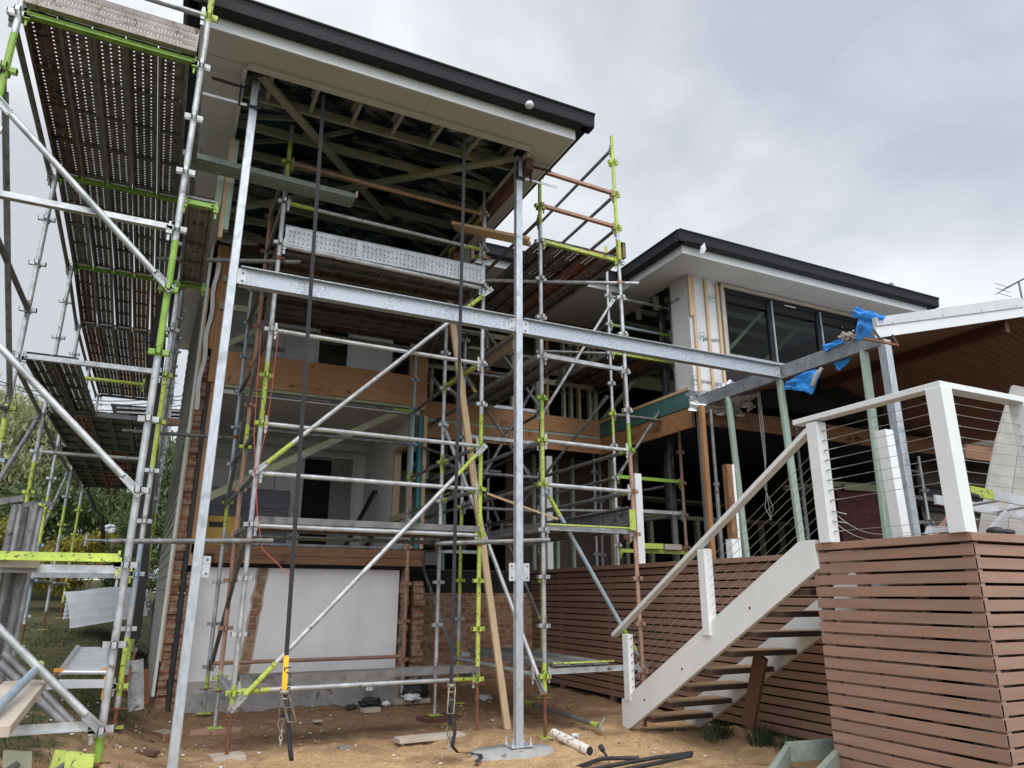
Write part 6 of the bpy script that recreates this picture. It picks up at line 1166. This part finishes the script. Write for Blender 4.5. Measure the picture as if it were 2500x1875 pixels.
# lime plates at the bottom left corner
for (px, py, rot, lb) in ((42, 1866, .35, 'dull lime base plate lying tilted at the bottom left corner'), (158, 1868, -.3, 'bright lime base plate of a fallen screw jack at the lower left'), (192, 1874, .1, 'lime plate standing on edge beside the fallen screw jack')):
    q = PZ(px, py, .42); mb = MB(); cx = Vector((math.cos(rot), math.sin(rot)*.3, -.15)).normalized()*.075; cy_ = Vector((-math.sin(rot)*.4, .25, .85)).normalized()*.075
    mb.prism([q-cx-cy_, q+cx-cy_, q+cx+cy_, q-cx+cy_], (0, .008, 0)); o = lab(mb.build('base_plate', 'lime' if px > 100 else 'olive'), lb, 'base plate')
    if px < 170: mb = MB(); mb.tube(q+Vector((0, -.01, 0)), q+Vector((-.12, -.22, -.06)), .02, 12); mb.build('jack_tube', 'galvdark', o)
# aluminium steps / trestle
AS = thing('trestle', (-.75, 8.2, .6), 'aluminium plank trestle with orange tips lying level behind the braces', 'trestle')
a, b, c, d = PY(190, 1582, 9.6), PY(265, 1582, 9.6), PY(266, 1640, 7.9), PY(150, 1640, 7.9)
for (p, q) in ((a, d), (b, c)): mb = MB(); mb.bar(p, q, .04, .06); mb.build('rail', 'alu', AS)
for i in range(11): t = i/10; mb = MB(); mb.bar(a.lerp(d, t), b.lerp(c, t), .085, .018); mb.build('deck_slat', 'sheet', AS)
mb = MB(); mb.tube(d+Vector((.02, -.05, .0)), c+Vector((-.02, -.05, 0)), .022, 10); mb.build('end_tube', 'alu', AS)
for p in (d, c): mb = MB(); mb.box((p.x-.06, p.y-.03, p.z), (p.x+.03, p.y+.02, p.z+.03)); mb.build('tip', 'orange', AS)
mb = MB(); mb.box((c.x-.03, c.y-.09, c.z-.22), (c.x+.03, c.y-.06, c.z-.03)); mb.build('ribbed_tip', 'orange', AS)
mb = MB(); mb.bar(d+Vector((0, -.1, -.09)), c+Vector((0, -.1, -.09)), .03, .07); mb.build('end_rail', 'sheet', AS)
# steel channel offcuts against the wall
for (p, q, wd, mk, lb) in ((PY(332, 1735, 8.1), PY(332, 1612, 8.5), .13, 'galvdark', 'rusty steel channel offcut leaning on the brick edge'), (PY(352, 1720, 8.3), PY(350, 1635, 8.6), .09, 'rust', 'brown channel offcut beside the leaning steel channel'), (PY(303, 1695, 8.0), PY(332, 1580, 8.8), .02, 'rust', 'thin rusty rod leaning left of the channel offcuts')):
    mb = MB(); mb.bar(p, q, wd, .006, up=(0, 1, 0)); 
    if wd > .05: s = Vector((wd/2, 0, 0)); mb.bar(p+s, q+s, .006, .06, up=(0, 1, 0)); mb.bar(p-s, q-s, .006, .06, up=(0, 1, 0))
    lab(mb.build('steel_offcut', mk), lb, 'steel offcut')
# white roof sheets stacked on the lawn
RSK = thing('roof_sheets', (-.7, 15, .8), 'stack of white ribbed roof sheets lying on the lawn past the scaffold', 'roof sheets')
for k in range(5):
    mb = MB(); n = 26; vs = []; A = PY(152+k*2, 1512-k*11, 14.2); B = PY(360-k, 1508-k*12, 14.6); dv = Vector((.05, 2.6, .25))
    for i in range(n+1):
        u = i/n; r = .03 if i % 5 == 0 else 0; p = A.lerp(B, u)+Vector((0, 0, .07*math.sin(u*3.1))); vs += [p+Vector((0, 0, 0))]
    rows = 8; vv = []
    for j in range(rows+1):
        for i in range(n+1): vv.append(vs[i]+dv*(j/rows)*.4+Vector((0, 0, (.04 if j % 2 else 0)+.10*math.sin(j/rows*3.14)*.4)))
    mb.add(vv, [(j*(n+1)+i, j*(n+1)+i+1, (j+1)*(n+1)+i+1, (j+1)*(n+1)+i) for j in range(rows) for i in range(n)]); mb.build('roof_sheet', 'sheet', RSK)
mb = MB(); Q = [PY(155, 1450, 14.6), PY(335, 1440, 14.6), PY(362, 1508, 14.0), PY(170, 1540, 13.6)]
n = 24; vv = []
for j in range(n+1):
    for i in range(9):
        t = j/n; p = Q[0].lerp(Q[1], i/8).lerp(Q[3].lerp(Q[2], i/8), t); p.z += .035*(1 if j % 4 in (0, 1) else 0)+.10*math.sin(t*3.14); vv.append(p)
mb.add(vv, [(j*9+i, j*9+i+1, (j+1)*9+i+1, (j+1)*9+i) for j in range(n) for i in range(8)]); mb.build('roof_sheet', 'sheet', RSK)
# black shade cloth and ribbons on the run
mb = MB(); pts = [PY(398, 720, 9.0), PY(384, 850, 9.2), PY(376, 960, 9.4), PY(372, 1100, 9.4), PY(352, 1230, 9.4), PY(345, 1400, 9.4), PY(330, 1560, 9.4)]; vs = []
for i, p in enumerate(pts): w_ = (.05, .09, .07, .07, .09, .07, .05)[i]; vs += [p+Vector((-w_, 0, 0)), p+Vector((w_, .05, 0))]
mb.add(vs+[Vector(v)+Vector((0, .01, 0)) for v in vs], [(2*i, 2*i+1, 2*i+3, 2*i+2) for i in range(6)]+[(14+2*i, 15+2*i, 17+2*i, 16+2*i) for i in range(6)], 0, True); lab(mb.build('shade_cloth', 'black'), 'long black cloth strip hanging down the inner side of the scaffold run', 'cloth')
ribbon(None, [PY(212, 1195, 15), PY(232, 1245, 15), PY(250, 1260, 15), PY(252, 1330, 15)], .07, 'cloth_strip', 'black'); lab(bpy.data.objects['cloth_strip'], 'short black cloth strip trailing below the far lower deck', 'cloth')
# power lines
for i, (y0, y1) in enumerate(((918, 932), (926, 942), (940, 955), (948, 965))):
    mb = MB(); a, b = PY(-60, y0-6, 60), PY(470, y1+62*.5, 60); pts = [a.lerp(b, t)-Vector((0, 0, 1.2*math.sin(math.pi*t))) for t in [k/10 for k in range(11)]]; mb.path(pts, .035, 4); lab(mb.build('power_line', 'black'), ('topmost', 'second highest', 'third highest', 'lowest')[i]+' thin power line crossing the sky at the left', 'power line', 'power lines')
# ------------------------------------------------------------------ trees and shrubs
def tree(x, y, h, cr_, mk, label, seed, n=5200, trunk=True, droop=.6, leaf=.14, name='tree', cat='tree', zc=None, group=None):
    rt_ = random.Random(seed); gz = ground_z(x, y); T = thing(name, (x, y, gz), label, cat, group)
    mb = MB(); tips = []
    if trunk:
        mb.path([(x, y, gz-.2), (x+.1, y, gz+h*.2), (x-.05, y, gz+h*.42)], [h*.035, h*.026, h*.02], 8)
        for k in range(9):
            a = rt_.uniform(0, 6.28); r = cr_*rt_.uniform(.4, .8); e = Vector((x+math.cos(a)*r, y+math.sin(a)*r, gz+h*rt_.uniform(.5, .88))); s = Vector((x, y, gz+h*rt_.uniform(.25, .42))); mid = s.lerp(e, .5)+Vector((0, 0, h*.06)); mb.path([s, mid, e], [h*.014, h*.009, h*.004], 6)
        mb.build('trunk', 'bark', T)
    mb = MB(); clumps = []
    for k in range(46 if trunk else 26):
        a = rt_.uniform(0, 6.28); e = rt_.uniform(-.5, 1.0); rr = (1-abs(e)**2.2)**.5 if abs(e) < 1 else 0; rad = cr_*rr*rt_.uniform(.55, 1.05); z = gz+h*(.60+.38*e) if trunk else gz+h*(.5+.45*e)
        clumps.append((Vector((x+math.cos(a)*rad, y+math.sin(a)*rad, max(gz+.1, z))), cr_*rt_.uniform(.14, .30)))
    for i in range(n):
        c, r = rt_.choice(clumps); d = Vector((rt_.gauss(0, .5), rt_.gauss(0, .5), rt_.gauss(0, .42)))*r; p = c+d+Vector((0, 0, -droop*r*max(0, rt_.random()-.4)))
        if p.z < gz+.05: continue
        s = leaf*rt_.uniform(.6, 1.3); ax = Vector((rt_.gauss(0, .6), rt_.gauss(0, .6), -1 if droop > .3 else rt_.gauss(0, 1))).normalized(); b = ax.cross(Vector((rt_.gauss(0, 1), rt_.gauss(0, 1), rt_.gauss(0, 1)))).normalized()*s*(.13 if droop > .3 else .24)
        mb.add([p, p+ax*s*.5+b, p+ax*s, p+ax*s*.5-b], [(0, 1, 2, 3)])
    mb.build('crown', mk, T)
tree(-9.0, 26, 6.0, 3.6, 'leaf', 'pale willowy tree at the far left behind the scaffold', 1, 34000, leaf=.25); tree(-4.6, 27, 6.1, 2.9, 'leaf', 'willowy tree seen between the lime uprights', 2, 34000, leaf=.24); tree(-1.3, 25, 4.9, 2.3, 'leafd', 'darker tree below the far deck end', 3, 18000, leaf=.22)
tree(.15, 27, 5.6, 2.0, 'leaf', 'feathery tree just left of the wall boards', 4, 18000, leaf=.22); tree(-13.5, 30, 6.3, 4.2, 'leafd', 'dark tree behind the far left willowy tree', 5, 18000, leaf=.3); tree(-6.6, 31, 5.4, 4.0, 'leafd', 'dark tree filling in behind the pale willowy trees', 6, 20000, leaf=.3)
tree(-2.9, 19.5, 1.9, 1.1, 'leafy', 'yellow leaved shrub beyond the lawn', 7, 6500, False, 0, .11, 'shrub', 'shrub'); tree(-1.3, 20, 1.8, 1.0, 'leafy', 'yellow green shrub nearer the white flowers', 8, 6000, False, 0, .11, 'shrub', 'shrub'); tree(-.35, 19.2, 2.6, .8, 'leafd', 'dark hedge bush beside the wall boards', 9, 8000, False, 0, .08, 'shrub', 'shrub')
tree(-5.0, 20, 2.0, 1.5, 'leafd', 'dark low shrub left of the yellow shrubs', 10, 7000, False, 0, .11, 'shrub', 'shrub'); tree(-7.6, 20, 2.2, 1.6, 'leaf', 'low pale shrub behind the upright tubes', 12, 6500, False, .2, .13, 'shrub', 'shrub'); tree(-3.9, 23, 3.0, 1.8, 'leafd', 'dark shrub mass under the willowy trees', 13, 8000, False, 0, .15, 'shrub', 'shrub')
tree(-1.7, 23, 3.2, 1.8, 'leafd', 'dark shrub behind the white flowers', 14, 8000, False, 0, .15, 'shrub', 'shrub'); tree(-.2, 22.5, 3.0, 1.1, 'leafd', 'dark shrub at the foot of the feathery tree', 15, 6000, False, 0, .13, 'shrub', 'shrub')
mb = MB(); rf = random.Random(4)
for i in range(26): p = PY(258+rf.uniform(0, 20), 1292+rf.uniform(-9, 9), 19); mb.ball(p, rf.uniform(.03, .07), 0, 6, .7)
lab(mb.build('flower_cluster', 'fascia'), 'white flower cluster between the yellow shrubs', 'flowers')
# dark neighbouring roof seen past the wall
mb = MB(); a = PY(270, 985, 22); b = PY(445, 1000, 22); mb.prism([a, b, PY(445, 1035, 22), PY(285, 1040, 22)], (0, .3, 0)); nr = lab(mb.build('carport_roof', 'gutter'), 'dark ribbed roof edge seen between the scaffold run and the wall boards', 'carport roof')
mb = MB()
for k in range(4): mb.bar(PY(285, 995+k*11, 21.97), PY(440, 1004+k*9, 21.97), .05, .05)
mb.build('rib', 'galvdark', nr)
mb = MB(); mb.bar(PY(398, 1028, 12), PY(440, 1032, 12), .08, .10); lab(mb.build('painted_beam_end', 'pink'), 'red brown tube end poking out beside the wall boards', 'tube')
